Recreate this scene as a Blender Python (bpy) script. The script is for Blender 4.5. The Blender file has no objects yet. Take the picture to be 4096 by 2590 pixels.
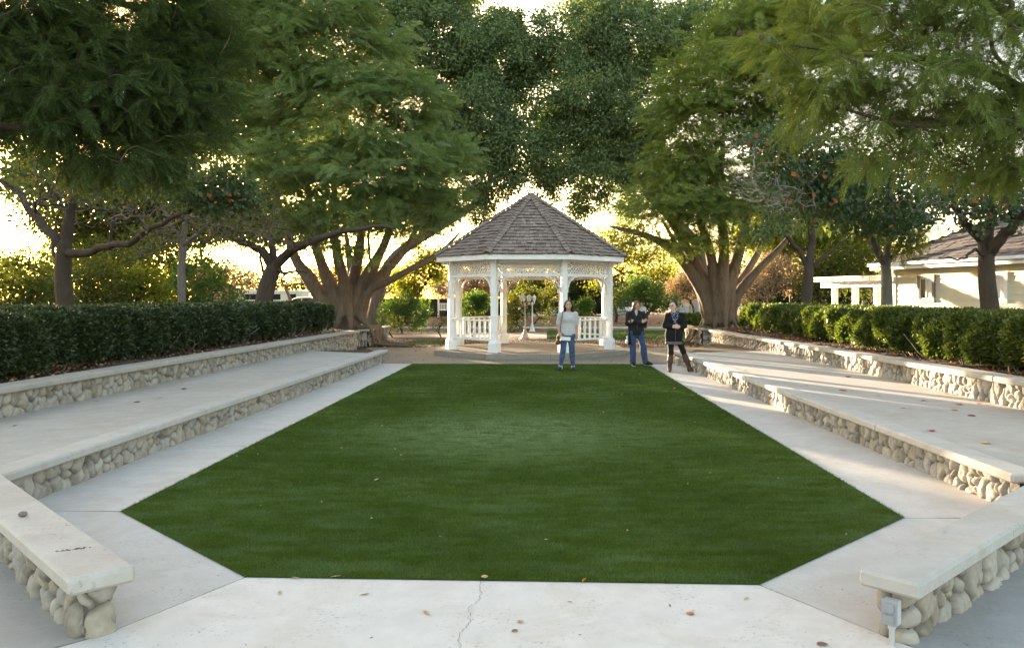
import bpy, bmesh, math, random
import numpy as np
from mathutils import Vector, Matrix
PI = math.pi
scene = bpy.context.scene
COL = scene.collection

# ------------------------------------------------------------------ camera, sky, sun, exposure
FPX, VX, VY, CH = 3215.0, 2199.0, 1188.0, 1.72
cam_d = bpy.data.cameras.new("camera")
cam = bpy.data.objects.new("camera", cam_d); COL.objects.link(cam)
cam.location = (0, 0, CH); cam.rotation_euler = (math.radians(90), 0, 0)
cam_d.sensor_width = 36; cam_d.lens = FPX / 4096 * 36
cam_d.shift_x = -(VX - 2048) / 4096; cam_d.shift_y = -(1295 - VY) / 4096
cam_d.clip_start = 0.05; cam_d.clip_end = 2000
scene.camera = cam

SUN_AZ, SUN_EL = math.radians(-30.0), math.radians(4.7)      # azimuth from +Y, clockwise
world = bpy.data.worlds.new("World"); scene.world = world; world.use_nodes = True
wn = world.node_tree.nodes; wl = world.node_tree.links
bg = wn.get("Background") or wn.new("ShaderNodeBackground")
sky = wn.new("ShaderNodeTexSky"); sky.sky_type = 'NISHITA'; sky.sun_disc = False
sky.sun_elevation = SUN_EL; sky.sun_rotation = SUN_AZ
sky.altitude = 50; sky.air_density = 0.8; sky.dust_density = 3.0; sky.ozone_density = 0.0
wl.new(sky.outputs[0], bg.inputs[0]); bg.inputs[1].default_value = 0.15
sun_d = bpy.data.lights.new("sun", 'SUN'); sun = bpy.data.objects.new("sun", sun_d); COL.objects.link(sun)
sun_d.energy = 5.0; sun_d.angle = math.radians(0.5); sun_d.color = (1.0, 0.78, 0.52)
sdir = Vector((math.sin(SUN_AZ) * math.cos(SUN_EL), math.cos(SUN_AZ) * math.cos(SUN_EL), math.sin(SUN_EL)))
sun.rotation_euler = sdir.to_track_quat('Z', 'Y').to_euler()
sun.location = sdir * 60
vs = scene.view_settings
scene.display_settings.display_device = 'sRGB'
vs.view_transform = 'Standard'; vs.look = 'None'; vs.gamma = 1; vs.use_curve_mapping = False
vs.exposure = 3.12
cy = scene.cycles
cy.max_bounces = 6; cy.diffuse_bounces = 3; cy.glossy_bounces = 2; cy.transmission_bounces = 4
cy.transparent_max_bounces = 4; cy.caustics_reflective = False; cy.caustics_refractive = False
try:
    cy.use_denoising = True
except Exception:
    pass

def at(x, y, d):
    """A point seen at photo pixel (x, y), d metres ahead."""
    return np.array([(x - VX) / FPX * d, d, CH - (y - VY) / FPX * d])

# ------------------------------------------------------------------ helpers: objects
def thing(name, label, cat, loc=(0, 0, 0), group=None, rotz=0):
    o = bpy.data.objects.new(name, None); COL.objects.link(o)
    o.location = loc; o.rotation_euler = (0, 0, rotz); o.empty_display_size = .2
    tag(o, label, cat, group); return o
def tag(o, label=None, cat=None, group=None, kind=None):
    if label: o['label'] = label
    if cat: o['category'] = cat
    if group: o['group'] = group
    if kind: o['kind'] = kind
    return o
def mesh_np(name, v, f, m, parent=None, smooth=True, attr=None, mi=None):
    """One mesh object from arrays; f is (n,k) or a list of such; world coords even when parented."""
    v = np.asarray(v, dtype=np.float64).reshape(-1, 3)
    fl = f if isinstance(f, list) else [f]
    fl = [np.asarray(a, dtype=np.int64) for a in fl if len(a)]
    me = bpy.data.meshes.new(name)
    if parent is not None:
        mw = parent_mat(parent).inverted()
        M = np.array(mw.to_3x3()); t = np.array(mw.translation)
        v = v @ M.T + t
    me.vertices.add(len(v)); me.vertices.foreach_set("co", v.astype(np.float32).ravel())
    nl = sum(a.size for a in fl); npoly = sum(len(a) for a in fl)
    me.loops.add(nl); me.polygons.add(npoly)
    me.loops.foreach_set("vertex_index", np.concatenate([a.ravel() for a in fl]).astype(np.int32))
    tot = np.concatenate([np.full(len(a), a.shape[1]) for a in fl])
    me.polygons.foreach_set("loop_start", (np.cumsum(tot) - tot).astype(np.int32))
    me.update(calc_edges=True)
    me.polygons.foreach_set("use_smooth", np.full(npoly, smooth, dtype=bool))
    ms = m if isinstance(m, (list, tuple)) else [m]
    for q in ms: me.materials.append(q)
    if mi is not None: me.polygons.foreach_set("material_index", np.asarray(mi, dtype=np.int32))
    if attr:
        for k, a in attr.items():
            at_ = me.attributes.new(k, 'FLOAT', 'POINT'); at_.data.foreach_set("value", np.asarray(a, dtype=np.float32))
    me.validate()
    o = bpy.data.objects.new(name, me); COL.objects.link(o)
    if parent is not None: o.parent = parent
    return o
def parent_mat(p):
    m = Matrix.Translation(p.location) @ p.rotation_euler.to_matrix().to_4x4()
    return parent_mat(p.parent) @ m if p.parent else m

class MB:
    """Collects shapes into one mesh."""
    def __init__(s): s.v = []; s.f = {}; s.n = 0
    def add(s, v, f):
        v = np.asarray(v, float).reshape(-1, 3); f = np.asarray(f, int)
        s.f.setdefault(f.shape[1], []).append(f + s.n); s.v.append(v); s.n += len(v); return s
    def box(s, c, size, R=None, bevel=0, seg=2):
        hx, hy, hz = [q / 2 for q in size]
        if bevel > 0:
            b = min(bevel, .45 * min(size))
            bmx = bmesh.new(); bmesh.ops.create_cube(bmx, size=1)
            for vv in bmx.verts: vv.co = (vv.co.x * size[0], vv.co.y * size[1], vv.co.z * size[2])
            bmesh.ops.bevel(bmx, geom=bmx.edges[:], offset=b, segments=seg, affect='EDGES', profile=.6)
            bmesh.ops.triangulate(bmx, faces=bmx.faces[:])
            v = np.array([q.co[:] for q in bmx.verts]); f = np.array([[q.index for q in fc.verts] for fc in bmx.faces]); bmx.free()
        else:
            v = np.array([[x, y, z] for x in (-hx, hx) for y in (-hy, hy) for z in (-hz, hz)])
            f = np.array([[0, 1, 3, 2], [4, 6, 7, 5], [0, 4, 5, 1], [2, 3, 7, 6], [0, 2, 6, 4], [1, 5, 7, 3]])
        if R is not None: v = v @ np.asarray(R).T
        return s.add(v + np.asarray(c, float), f)
    def bar(s, a, b, w, h, up=(0, 0, 1), bevel=0, seg=2):
        a = np.asarray(a, float); b = np.asarray(b, float); d = b - a; L = np.linalg.norm(d); x = d / L
        u = np.asarray(up, float); y = np.cross(u, x); n = np.linalg.norm(y)
        if n < 1e-6: y = np.cross((0, 1, 0), x); n = np.linalg.norm(y)
        y /= n; z = np.cross(x, y)
        return s.box((a + b) / 2, (L, w, h), np.stack([x, y, z], 1), bevel, seg)
    def tube(s, pts, rad, n=8, cap=True):
        v, f = tube_np(np.asarray(pts, float), np.asarray(rad, float) * np.ones(len(pts)), n)
        s.add(v, f)
        if cap:
            k = len(pts)
            s.add(np.vstack([v[:n], np.asarray(pts[0])]), [[(i + 1) % n, i, n] for i in range(n)])
            s.add(np.vstack([v[-n:], np.asarray(pts[-1])]), [[i, (i + 1) % n, n] for i in range(n)])
        return s
    def lathe(s, c, prof, n=16, z=(0, 0, 1), sq=None):
        """prof: [(radius, height)]"""
        a = np.arange(n) * 2 * PI / n + (PI / n if sq else 0)
        cs = np.stack([np.cos(a), np.sin(a)], 1)
        v = np.vstack([np.column_stack([cs * r, np.full(n, h)]) for r, h in prof]) + np.asarray(c, float)
        f = [[k * n + i, k * n + (i + 1) % n, (k + 1) * n + (i + 1) % n, (k + 1) * n + i] for k in range(len(prof) - 1) for i in range(n)]
        return s.add(v, f)
    def prism(s, poly, z0, z1):
        p = np.asarray(poly, float); n = len(p)
        area = sum(p[i][0] * p[(i + 1) % n][1] - p[(i + 1) % n][0] * p[i][1] for i in range(n))
        if area < 0: p = p[::-1]
        z0 = np.broadcast_to(z0, n); z1 = np.broadcast_to(z1, n)
        v = np.vstack([np.column_stack([p, z0]), np.column_stack([p, z1])])
        s.add(v, [[i, (i + 1) % n, n + (i + 1) % n, n + i] for i in range(n)])
        s.f.setdefault(n, []).append(np.array([list(range(n, 2 * n)), list(range(n - 1, -1, -1))]) + s.n - 2 * n)
        return s
    def sphere(s, c, r, n=10):
        r = np.ones(3) * r
        th = np.linspace(0, PI, n // 2 + 2)[1:-1]; ph = np.arange(n) * 2 * PI / n
        v = [[0, 0, 1]] + [[math.sin(t) * math.cos(p), math.sin(t) * math.sin(p), math.cos(t)] for t in th for p in ph] + [[0, 0, -1]]
        v = np.array(v) * r + np.asarray(c, float); m = len(th)
        q = [[1 + k * n + i, 1 + (k + 1) * n + i, 1 + (k + 1) * n + (i + 1) % n, 1 + k * n + (i + 1) % n] for k in range(m - 1) for i in range(n)]
        t = [[0, 1 + i, 1 + (i + 1) % n] for i in range(n)] + [[len(v) - 1, 1 + (m - 1) * n + (i + 1) % n, 1 + (m - 1) * n + i] for i in range(n)]
        base = s.n; s.add(v, q); s.f.setdefault(3, []).append(np.array(t) + base); return s
    def build(s, name, m, parent=None, smooth=False, **k):
        return mesh_np(name, np.vstack(s.v), [np.vstack(x) for x in s.f.values()], m, parent, smooth, **k)

def tube_np(P, R, n=8, ref=None):
    k = len(P); T = np.gradient(P, axis=0); T /= np.linalg.norm(T, axis=1, keepdims=True) + 1e-9
    u = np.array([1., 0, 0]) if abs(T[0][0]) < .8 else np.array([0, 1., 0])
    a = np.arange(n) * 2 * PI / n; V = []
    for i in range(k):
        u = u - T[i] * (u @ T[i]); u /= np.linalg.norm(u) + 1e-9; w = np.cross(T[i], u)
        V.append(P[i] + R[i] * (np.cos(a)[:, None] * u + np.sin(a)[:, None] * w))
    V = np.vstack(V)
    i, j = np.meshgrid(np.arange(k - 1), np.arange(n), indexing='ij'); i = i.ravel(); j = j.ravel(); j2 = (j + 1) % n
    return V, np.stack([i * n + j, i * n + j2, (i + 1) * n + j2, (i + 1) * n + j], 1)
def spline(pts, n):
    """Catmull-Rom through pts."""
    p = np.asarray(pts, float); p = np.vstack([2 * p[0] - p[1], p, 2 * p[-1] - p[-2]]); out = []
    m = len(p) - 3
    for t in np.linspace(0, m - 1e-6, n):
        i = int(t); u = t - i; a, b, c, d = p[i:i + 4]
        out.append(.5 * ((2 * b) + (c - a) * u + (2 * a - 5 * b + 4 * c - d) * u * u + (3 * b - a - 3 * c + d) * u ** 3))
    return np.array(out)

# ------------------------------------------------------------------ helpers: implicit surfaces
def surface_net(D, lo, h):
    """Surface of D<0 on a grid (naive surface nets)."""
    S = D < 0; nx, ny, nz = D.shape
    corners = [(a, b, c) for a in (0, 1) for b in (0, 1) for c in (0, 1)]
    sub = lambda A, c: A[c[0]:nx - 1 + c[0], c[1]:ny - 1 + c[1], c[2]:nz - 1 + c[2]]
    cnt = sum(sub(S, c).astype(np.int8) for c in corners)
    act = (cnt > 0) & (cnt < 8); idx = np.argwhere(act)
    vid = -np.ones(act.shape, dtype=np.int64); vid[act] = np.arange(len(idx))
    acc = np.zeros((len(idx), 3)); num = np.zeros(len(idx))
    for ia in range(8):
        for ib in range(ia + 1, 8):
            ca, cb = np.array(corners[ia]), np.array(corners[ib])
            if np.abs(ca - cb).sum() != 1: continue
            da = D[tuple((idx + ca).T)]; db = D[tuple((idx + cb).T)]
            mk = (da < 0) != (db < 0); t = np.where(mk, da / np.where(mk, da - db, 1), 0)
            acc += np.where(mk[:, None], ca + t[:, None] * (cb - ca), 0); num += mk
    V = lo + h * (idx + acc / num[:, None]); Q = []
    for ax in range(3):
        sl0 = [slice(None)] * 3; sl1 = [slice(None)] * 3; sl0[ax] = slice(0, -1); sl1[ax] = slice(1, None)
        e0 = S[tuple(sl0)]; e1 = S[tuple(sl1)]; o1, o2 = [(1, 2), (2, 0), (0, 1)][ax]
        E = np.argwhere(e0 != e1)
        ok = (E[:, o1] > 0) & (E[:, o2] > 0) & (E[:, o1] < D.shape[o1] - 1) & (E[:, o2] < D.shape[o2] - 1); E = E[ok]
        def cell(d1, d2):
            c = E.copy(); c[:, o1] += d1; c[:, o2] += d2; return vid[tuple(c.T)]
        q = np.stack([cell(-1, -1), cell(0, -1), cell(0, 0), cell(-1, 0)], 1)
        fl = ~e0[tuple(E.T)]; q[fl] = q[fl][:, ::-1]; Q.append(q)
    Q = np.vstack(Q); return V, Q[(Q >= 0).all(1)]
class SDF:
    """Round cones ('cone', a, b, ra, rb) and ellipsoids ('ell', c, r) joined by a smooth minimum; 'cut' ellipsoids are taken away."""
    def __init__(s): s.p = []
    def cone(s, a, b, ra, rb=None, k=.03, sq=(1, 1, 1)): s.p.append(('c', np.array(a, float), np.array(b, float), ra, ra if rb is None else rb, k, np.array(sq, float))); return s
    def chain(s, pts, rs, k=.03, sq=(1, 1, 1)):
        for i in range(len(pts) - 1): s.cone(pts[i], pts[i + 1], rs[i], rs[i + 1], k, sq)
        return s
    def ell(s, c, r, k=.03): s.p.append(('e', np.array(c, float), np.ones(3) * r, k)); return s
    def mesh(s, h, pad=.05, clip=None, noise=0):
        los, his = [], []
        for q in s.p:
            if q[0] == 'c':
                r = max(q[3], q[4]) * max(1, *q[6]) + pad; los.append(np.minimum(q[1], q[2]) - r); his.append(np.maximum(q[1], q[2]) + r)
            else: los.append(q[1] - q[2] - pad); his.append(q[1] + q[2] + pad)
        lo = np.min(los, 0); hi = np.max(his, 0)
        if clip: lo[2] = max(lo[2], clip[0] - 2 * h); hi[2] = min(hi[2], clip[1] + 2 * h)
        n = np.ceil((hi - lo) / h).astype(int) + 1
        D = np.full(n, 1.0)
        for q, l, u in zip(s.p, los, his):
            k = q[5] if q[0] == 'c' else q[3]
            i0 = np.clip(np.floor((l - k - lo) / h).astype(int), 0, n); i1 = np.clip(np.ceil((u + k - lo) / h).astype(int) + 1, 0, n)
            if (i1 <= i0).any(): continue
            g = [lo[a] + h * np.arange(i0[a], i1[a]) for a in range(3)]
            X, Y, Z = np.meshgrid(*g, indexing='ij')
            if q[0] == 'c':
                _, a, b, ra, rb, k, sq = q
                ab = (b - a) / sq; L2 = ab @ ab + 1e-9
                px, py, pz = (X - a[0]) / sq[0], (Y - a[1]) / sq[1], (Z - a[2]) / sq[2]
                t = np.clip((px * ab[0] + py * ab[1] + pz * ab[2]) / L2, 0, 1)
                d = np.sqrt((px - t * ab[0]) ** 2 + (py - t * ab[1]) ** 2 + (pz - t * ab[2]) ** 2) - (ra + t * (rb - ra))
            else:
                _, c, r, k = q
                px, py, pz = (X - c[0]) / r[0], (Y - c[1]) / r[1], (Z - c[2]) / r[2]
                d = (np.sqrt(px ** 2 + py ** 2 + pz ** 2) - 1) * r.min()
            sl = tuple(slice(a, b) for a, b in zip(i0, i1)); A = D[sl]
            hh = np.clip(.5 + .5 * (A - d) / k, 0, 1); D[sl] = A * (1 - hh) + d * hh - k * hh * (1 - hh)
        if clip:
            z = lo[2] + h * np.arange(n[2]); D = np.maximum(D, np.maximum(clip[0] - z, z - clip[1])[None, None, :])
        D[0] = 1; D[-1] = 1; D[:, 0] = 1; D[:, -1] = 1; D[:, :, 0] = 1; D[:, :, -1] = 1
        return surface_net(D, lo, h)

# ------------------------------------------------------------------ materials
class NT:
    def __init__(s, name):
        s.m = bpy.data.materials.new(name); s.m.use_nodes = True
        s.t = s.m.node_tree; s.n = s.t.nodes; s.l = s.t.links
        s.b = s.n.get("Principled BSDF"); s.out = s.n.get("Material Output")
        s.b.inputs["Specular IOR Level"].default_value = .3
        s.tc = s.n.new("ShaderNodeTexCoord")
    def node(s, t, **k):
        x = s.n.new(t)
        for a, b in k.items(): setattr(x, a, b)
        return x
    def noise(s, scale, detail=4, rough=.55, vec=None, dist=0):
        x = s.n.new("ShaderNodeTexNoise"); x.inputs["Scale"].default_value = scale; x.inputs["Detail"].default_value = detail
        x.inputs["Roughness"].default_value = rough; x.inputs["Distortion"].default_value = dist
        s.l.new(vec if vec is not None else s.tc.outputs["Object"], x.inputs["Vector"]); return x.outputs["Fac"]
    def scaled(s, sc):
        x = s.n.new("ShaderNodeMapping"); x.inputs["Scale"].default_value = sc
        s.l.new(s.tc.outputs["Object"], x.inputs["Vector"]); return x.outputs["Vector"]
    def ramp(s, fac, stops):
        x = s.n.new("ShaderNodeValToRGB"); e = x.color_ramp.elements
        while len(e) < len(stops): e.new(.5)
        for q, (p, c) in zip(e, stops): q.position = p; q.color = (*c, 1) if len(c) == 3 else c
        s.l.new(fac, x.inputs[0]); return x.outputs[0]
    def mix(s, fac, a, b, mode='MIX'):
        x = s.n.new("ShaderNodeMix"); x.data_type = 'RGBA'; x.blend_type = mode
        for sock, v in ((x.inputs[0], fac), (x.inputs[6], a), (x.inputs[7], b)):
            if isinstance(v, (int, float)): sock.default_value = v
            elif isinstance(v, tuple): sock.default_value = (*v, 1)
            else: s.l.new(v, sock)
        return x.outputs[2]
    def color(s, c):
        if isinstance(c, tuple): s.b.inputs["Base Color"].default_value = (*c, 1)
        else: s.l.new(c, s.b.inputs["Base Color"])
        return s
    def bump(s, h, strength=.3, dist=.01):
        x = s.n.new("ShaderNodeBump"); x.inputs["Strength"].default_value = strength; x.inputs["Distance"].default_value = dist
        s.l.new(h, x.inputs["Height"]); s.l.new(x.outputs[0], s.b.inputs["Normal"]); return s
    def rough(s, r): s.b.inputs["Roughness"].default_value = r; return s
def sc3(c, k): return tuple(min(1, q * k) for q in c)
def simple(name, c, rough=.6, var=.15, scale=6, bump=.15, metal=0, bscale=60):
    t = NT(name); n = t.noise(scale, 5)
    t.color(t.ramp(n, [(.3, sc3(c, 1 - var)), (.7, sc3(c, 1 + var))])).rough(rough)
    if bump: t.bump(t.noise(bscale, 4), bump, .004)
    t.b.inputs["Metallic"].default_value = metal
    return t.m
def concrete(name, c, stain=.25, warm=None):
    t = NT(name); big = t.noise(.55, 6, .6, dist=.6); mid = t.noise(5, 6, .65); fine = t.noise(140, 3)
    col = t.ramp(big, [(.28, sc3(c, 1 - stain)), (.55, c), (.8, sc3(c, 1.08))])
    col = t.mix(.5, col, t.ramp(mid, [(.3, sc3(c, .74)), (.7, sc3(c, 1.12))]))
    st = t.ramp(t.noise(1.7, 7, .7, dist=1.2), [(.48, (0, 0, 0)), (.68, (.75, .75, .75))])
    col = t.mix(st, col, warm or sc3((c[0] * .8, c[1] * .72, c[2] * .62), 1))
    pit = t.ramp(t.noise(38, 2, .5), [(.60, (0, 0, 0)), (.65, (1, 1, 1))])
    pm = t.mix(1.0, pit, t.ramp(t.noise(3.1, 3), [(.45, (0, 0, 0)), (.7, (.75, .75, .75))]), 'MULTIPLY')
    col = t.mix(pm, col, sc3(c, .38))
    col = t.mix(.25, col, t.ramp(fine, [(.3, sc3(c, .82)), (.7, sc3(c, 1.12))]))
    t.color(col).rough(.85).bump(fine, .12, .003); return t.m
def leafmat(name, cols, trans=.45, rough=.5, spec=.25, tcol=None):
    """Leaves: colour differs leaf by leaf and light comes through."""
    t = NT(name); g = t.node("ShaderNodeNewGeometry"); r = g.outputs["Random Per Island"]
    n = len(cols); col = t.ramp(r, [((i + .0) / max(1, n - 1), c) for i, c in enumerate(cols)])
    nz = t.noise(.6, 3); col = t.mix(.5, col, t.mix(1.0, col, t.ramp(nz, [(.3, (.7, .75, .7)), (.7, (1.25, 1.2, 1.1))]), 'MULTIPLY'))
    t.color(col).rough(rough); t.b.inputs["Specular IOR Level"].default_value = spec
    tr = t.node("ShaderNodeBsdfTranslucent")
    t.l.new(t.mix(1.0, col, tcol or (1.5, 1.45, .55), 'MULTIPLY'), tr.inputs[0])
    mx = t.node("ShaderNodeMixShader"); mx.inputs[0].default_value = trans
    t.l.new(t.b.outputs[0], mx.inputs[1]); t.l.new(tr.outputs[0], mx.inputs[2]); t.l.new(mx.outputs[0], t.out.inputs[0])
    return t.m
def bark(name, c, sx=9, sz=1.6, var=.4):
    t = NT(name); v = t.scaled((sx, sx, sz)); n = t.noise(1.6, 7, .65, v, .8); n2 = t.noise(2.2, 4)
    col = t.ramp(n, [(.3, sc3(c, 1 - var)), (.5, c), (.75, sc3(c, 1 + var))])
    col = t.mix(.3, col, t.ramp(n2, [(.35, sc3(c, .7)), (.7, (c[0] * 1.2, c[1] * 1.25, c[2] * 1.2))]))
    t.color(col).rough(.9).bump(n, .8, .03); return t.m

M = {}
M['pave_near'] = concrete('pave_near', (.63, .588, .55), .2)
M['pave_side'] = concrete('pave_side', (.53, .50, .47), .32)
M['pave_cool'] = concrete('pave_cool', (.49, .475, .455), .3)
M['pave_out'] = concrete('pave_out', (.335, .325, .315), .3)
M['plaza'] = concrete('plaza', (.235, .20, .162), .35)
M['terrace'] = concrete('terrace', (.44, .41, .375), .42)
M['cap'] = concrete('cap', (.47, .445, .415), .35)
M['cap_old'] = concrete('cap_old', (.40, .375, .335), .5)
M['kerb'] = concrete('kerb', (.34, .295, .25), .3)
M['joint'] = simple('joint', (.10, .09, .08), .95, .3)
M['white'] = simple('white_paint', (.86, .84, .82), .55, .06, 3, .08)
M['cream'] = simple('cream_paint', (.78, .73, .64), .6, .08, 3, .08)
M['plastic_grey'] = simple('plastic_grey', (.30, .31, .335), .45, .08, 10, .05)
M['black'] = simple('black_fabric', (.012, .012, .014), .85, .3, 30, .2)
M['soil'] = None
def soilmat():
    t = NT('soil'); n = t.noise(1.3, 7, .7); n2 = t.noise(22, 5, .7)
    col = t.ramp(n, [(.3, (.055, .036, .024)), (.55, (.12, .085, .055)), (.75, (.17, .13, .085))])
    col = t.mix(.5, col, t.ramp(n2, [(.35, (.03, .02, .015)), (.65, (.19, .13, .085))]))
    t.color(col).rough(.95).bump(n2, .9, .04); return t.m
M['soil'] = soilmat()
def stonemat():
    t = NT('river_stone'); a = t.node("ShaderNodeAttribute", attribute_name='cell'); k = t.node("ShaderNodeAttribute", attribute_name='mortar_shade')
    col = t.ramp(a.outputs["Fac"], [(0, (.17, .14, .105)), (.18, (.40, .35, .285)), (.36, (.24, .225, .21)), (.54, (.36, .30, .225)), (.72, (.32, .31, .29)), (.86, (.43, .39, .33)), (1, (.15, .12, .09))])
    n = t.noise(14, 6, .65); col = t.mix(.33, col, t.ramp(n, [(.3, (.17, .14, .11)), (.7, (.50, .46, .40))]))
    col = t.mix(k.outputs["Fac"], col, t.mix(.5, (.09, .075, .06), t.ramp(t.noise(40, 3), [(.3, (.05, .04, .033)), (.7, (.14, .115, .095))])))  # mortar colour, darkened to paint in the shadow of the gaps
    t.color(col).rough(.8).bump(t.noise(55, 5, .6), .35, .006); return t.m
M['stone'] = stonemat()
M['bark_dark'] = bark('bark_dark', (.075, .055, .042), 14, 3)
M['bark_fig'] = bark('bark_fig', (.165, .120, .088), 11, 1.0, .5)
M['bark_grey'] = bark('bark_grey', (.16, .14, .125), 14, 3)
M['twig'] = simple('twig', (.22, .19, .17), .85, .3)
M['twig_pale'] = simple('twig_pale', (.30, .275, .255), .85, .25)
M['twig_dark'] = simple('twig_dark', (.06, .046, .036), .85, .3)
M['twig_fg'] = simple('twig_fg', (.15, .115, .085), .85, .3)
M['twig_pink'] = simple('twig_pink', (.25, .17, .14), .85, .3)
M['leaf_fern'] = leafmat('leaf_fern', [(.135, .19, .085), (.18, .24, .10), (.22, .275, .11), (.155, .22, .105)], .42, .6, .12, (1.3, 1.35, .7))
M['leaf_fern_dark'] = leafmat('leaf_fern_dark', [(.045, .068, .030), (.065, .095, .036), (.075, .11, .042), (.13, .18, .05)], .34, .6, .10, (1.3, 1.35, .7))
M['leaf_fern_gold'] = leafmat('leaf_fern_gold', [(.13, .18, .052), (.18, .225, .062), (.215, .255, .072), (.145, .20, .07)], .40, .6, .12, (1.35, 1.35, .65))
M['leaf_fig'] = leafmat('leaf_fig', [(.10, .155, .07), (.15, .21, .09), (.20, .26, .115), (.12, .175, .08)], .30, .5, .3, (1.3, 1.35, .7))
M['leaf_pear'] = leafmat('leaf_pear', [(.05, .085, .038), (.07, .11, .048), (.09, .135, .06), (.055, .095, .045)], .3, .5, .3)
M['leaf_orange'] = leafmat('leaf_orange', [(.33, .085, .04), (.42, .17, .05), (.30, .05, .04), (.42, .24, .07)], .25, .6, .15, (1.1, 1, .7))
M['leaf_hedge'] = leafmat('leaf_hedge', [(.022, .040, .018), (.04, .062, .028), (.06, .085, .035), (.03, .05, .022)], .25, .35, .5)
M['leaf_gold'] = leafmat('leaf_gold', [(.12, .15, .018), (.17, .19, .02), (.22, .22, .03), (.10, .14, .02)], .55, .5)
M['leaf_olive'] = leafmat('leaf_olive', [(.06, .08, .02), (.09, .11, .025), (.13, .14, .03), (.05, .075, .02)], .5, .55)
M['leaf_shrub'] = leafmat('leaf_shrub', [(.06, .12, .03), (.09, .16, .04), (.12, .19, .05), (.07, .13, .04)], .4, .45)
M['leaf_dark'] = leafmat('leaf_dark', [(.02, .042, .02), (.035, .06, .025), (.05, .075, .03), (.03, .05, .02)], .3, .5)
M['leaf_brown'] = leafmat('leaf_brown', [(.30, .23, .16), (.38, .30, .21), (.33, .25, .17), (.42, .34, .25)], .25, .7, .1, (1.2, 1.05, .8))
M['flower_pale'] = simple('flower_pale', (.8, .66, .45), .6, .15)
M['flower_pink'] = simple('flower_pink', (.75, .45, .42), .6, .2)

# ------------------------------------------------------------------ helpers: plants
def rot_from_dir(d, roll):
    """(N,3,3) frames whose second axis is d."""
    d = d / (np.linalg.norm(d, axis=1, keepdims=True) + 1e-9)
    ref = np.where(np.abs(d[:, 2:3]) > .95, np.array([[1., 0, 0]]), np.array([[0., 0, 1]]))
    x = np.cross(d, ref); x /= np.linalg.norm(x, axis=1, keepdims=True) + 1e-9; z = np.cross(x, d)
    c, s_ = np.cos(roll)[:, None], np.sin(roll)[:, None]
    x2 = x * c + z * s_; z2 = z * c - x * s_
    return np.stack([x2, d, z2], 2)
def scatter(tv, tf, pos, R, sc):
    nv = len(tv); V = np.einsum('nij,vj->nvi', R, tv) * np.asarray(sc).reshape(-1, 1, 1) + pos[:, None, :]
    F = (tf[None] + (np.arange(len(pos)) * nv)[:, None, None]).reshape(-1, tf.shape[1]); return V.reshape(-1, 3), F
# leaf: pointed oval folded along its midrib, base at the origin, along +y
LEAF_V = np.array([[0, 0, 0], [.26, .38, .07], [0, 1, -.06], [-.26, .38, .07]]); LEAF_F = np.array([[0, 1, 2, 3]])
ROUND_V = np.array([[0, 0, 0], [.38, .28, .08], [.32, .72, .06], [0, 1, -.05], [-.32, .72, .06], [-.38, .28, .08]])
ROUND_F = np.array([[0, 1, 2, 3], [0, 3, 4, 5]])
def frond_template(n=13, wid=.03, plen=.3, droop=.22):
    v = [[-.006, 0, 0], [.006, 0, 0], [.004, 1, -droop], [-.004, 1, -droop]]; f = [[0, 1, 2, 3]]
    rr = random.Random(5)
    for i in range(n):
        t = .12 + .86 * i / (n - 1); L = plen * (math.sin(PI * (.18 + .74 * t)) ** .8); z = -droop * t * t
        for sg in (-1, 1):
            a = math.radians(52 - 26 * t + rr.uniform(-6, 6)); dx, dy = sg * math.sin(a) * L, math.cos(a) * L
            nx, ny = -dy / L, dx / L; w = wid * .5; dz = -.10 * L + rr.uniform(-.03, .03)
            b = len(v)
            v += [[0, t, z], [dx * .45 + nx * w, t + dy * .45 + ny * w, z + dz * .3], [dx, t + dy, z + dz], [dx * .45 - nx * w, t + dy * .45 - ny * w, z + dz * .3]]
            f.append([b, b + 1, b + 2, b + 3])
    return np.array(v), np.array(f)
FROND = frond_template(17, .024, .3); FROND_FAR = frond_template(7, .085, .34)
def pts_in_blobs(rng, blobs, n, shell=.55):
    """Points in a union of ellipsoids, gathered towards their skins."""
    vol = np.array([b[3] ** 2 * (b[4] if len(b) > 4 else b[3]) for b in blobs]) ** .8; pick = rng.choice(len(blobs), n, p=vol / vol.sum())
    d = rng.normal(size=(n, 3)); d /= np.linalg.norm(d, axis=1, keepdims=True)
    r = shell + (1 - shell) * rng.random(n) ** .7; r *= .8 + .25 * rng.random(n)
    C = np.array([b[:3] for b in blobs])[pick]; RX = np.array([b[3] for b in blobs])[pick]; RZ = np.array([b[4] if len(b) > 4 else b[3] for b in blobs])[pick]
    p = C + d * (r * 1)[:, None] * np.stack([RX, RX, RZ], 1)
    return p, d
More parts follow.
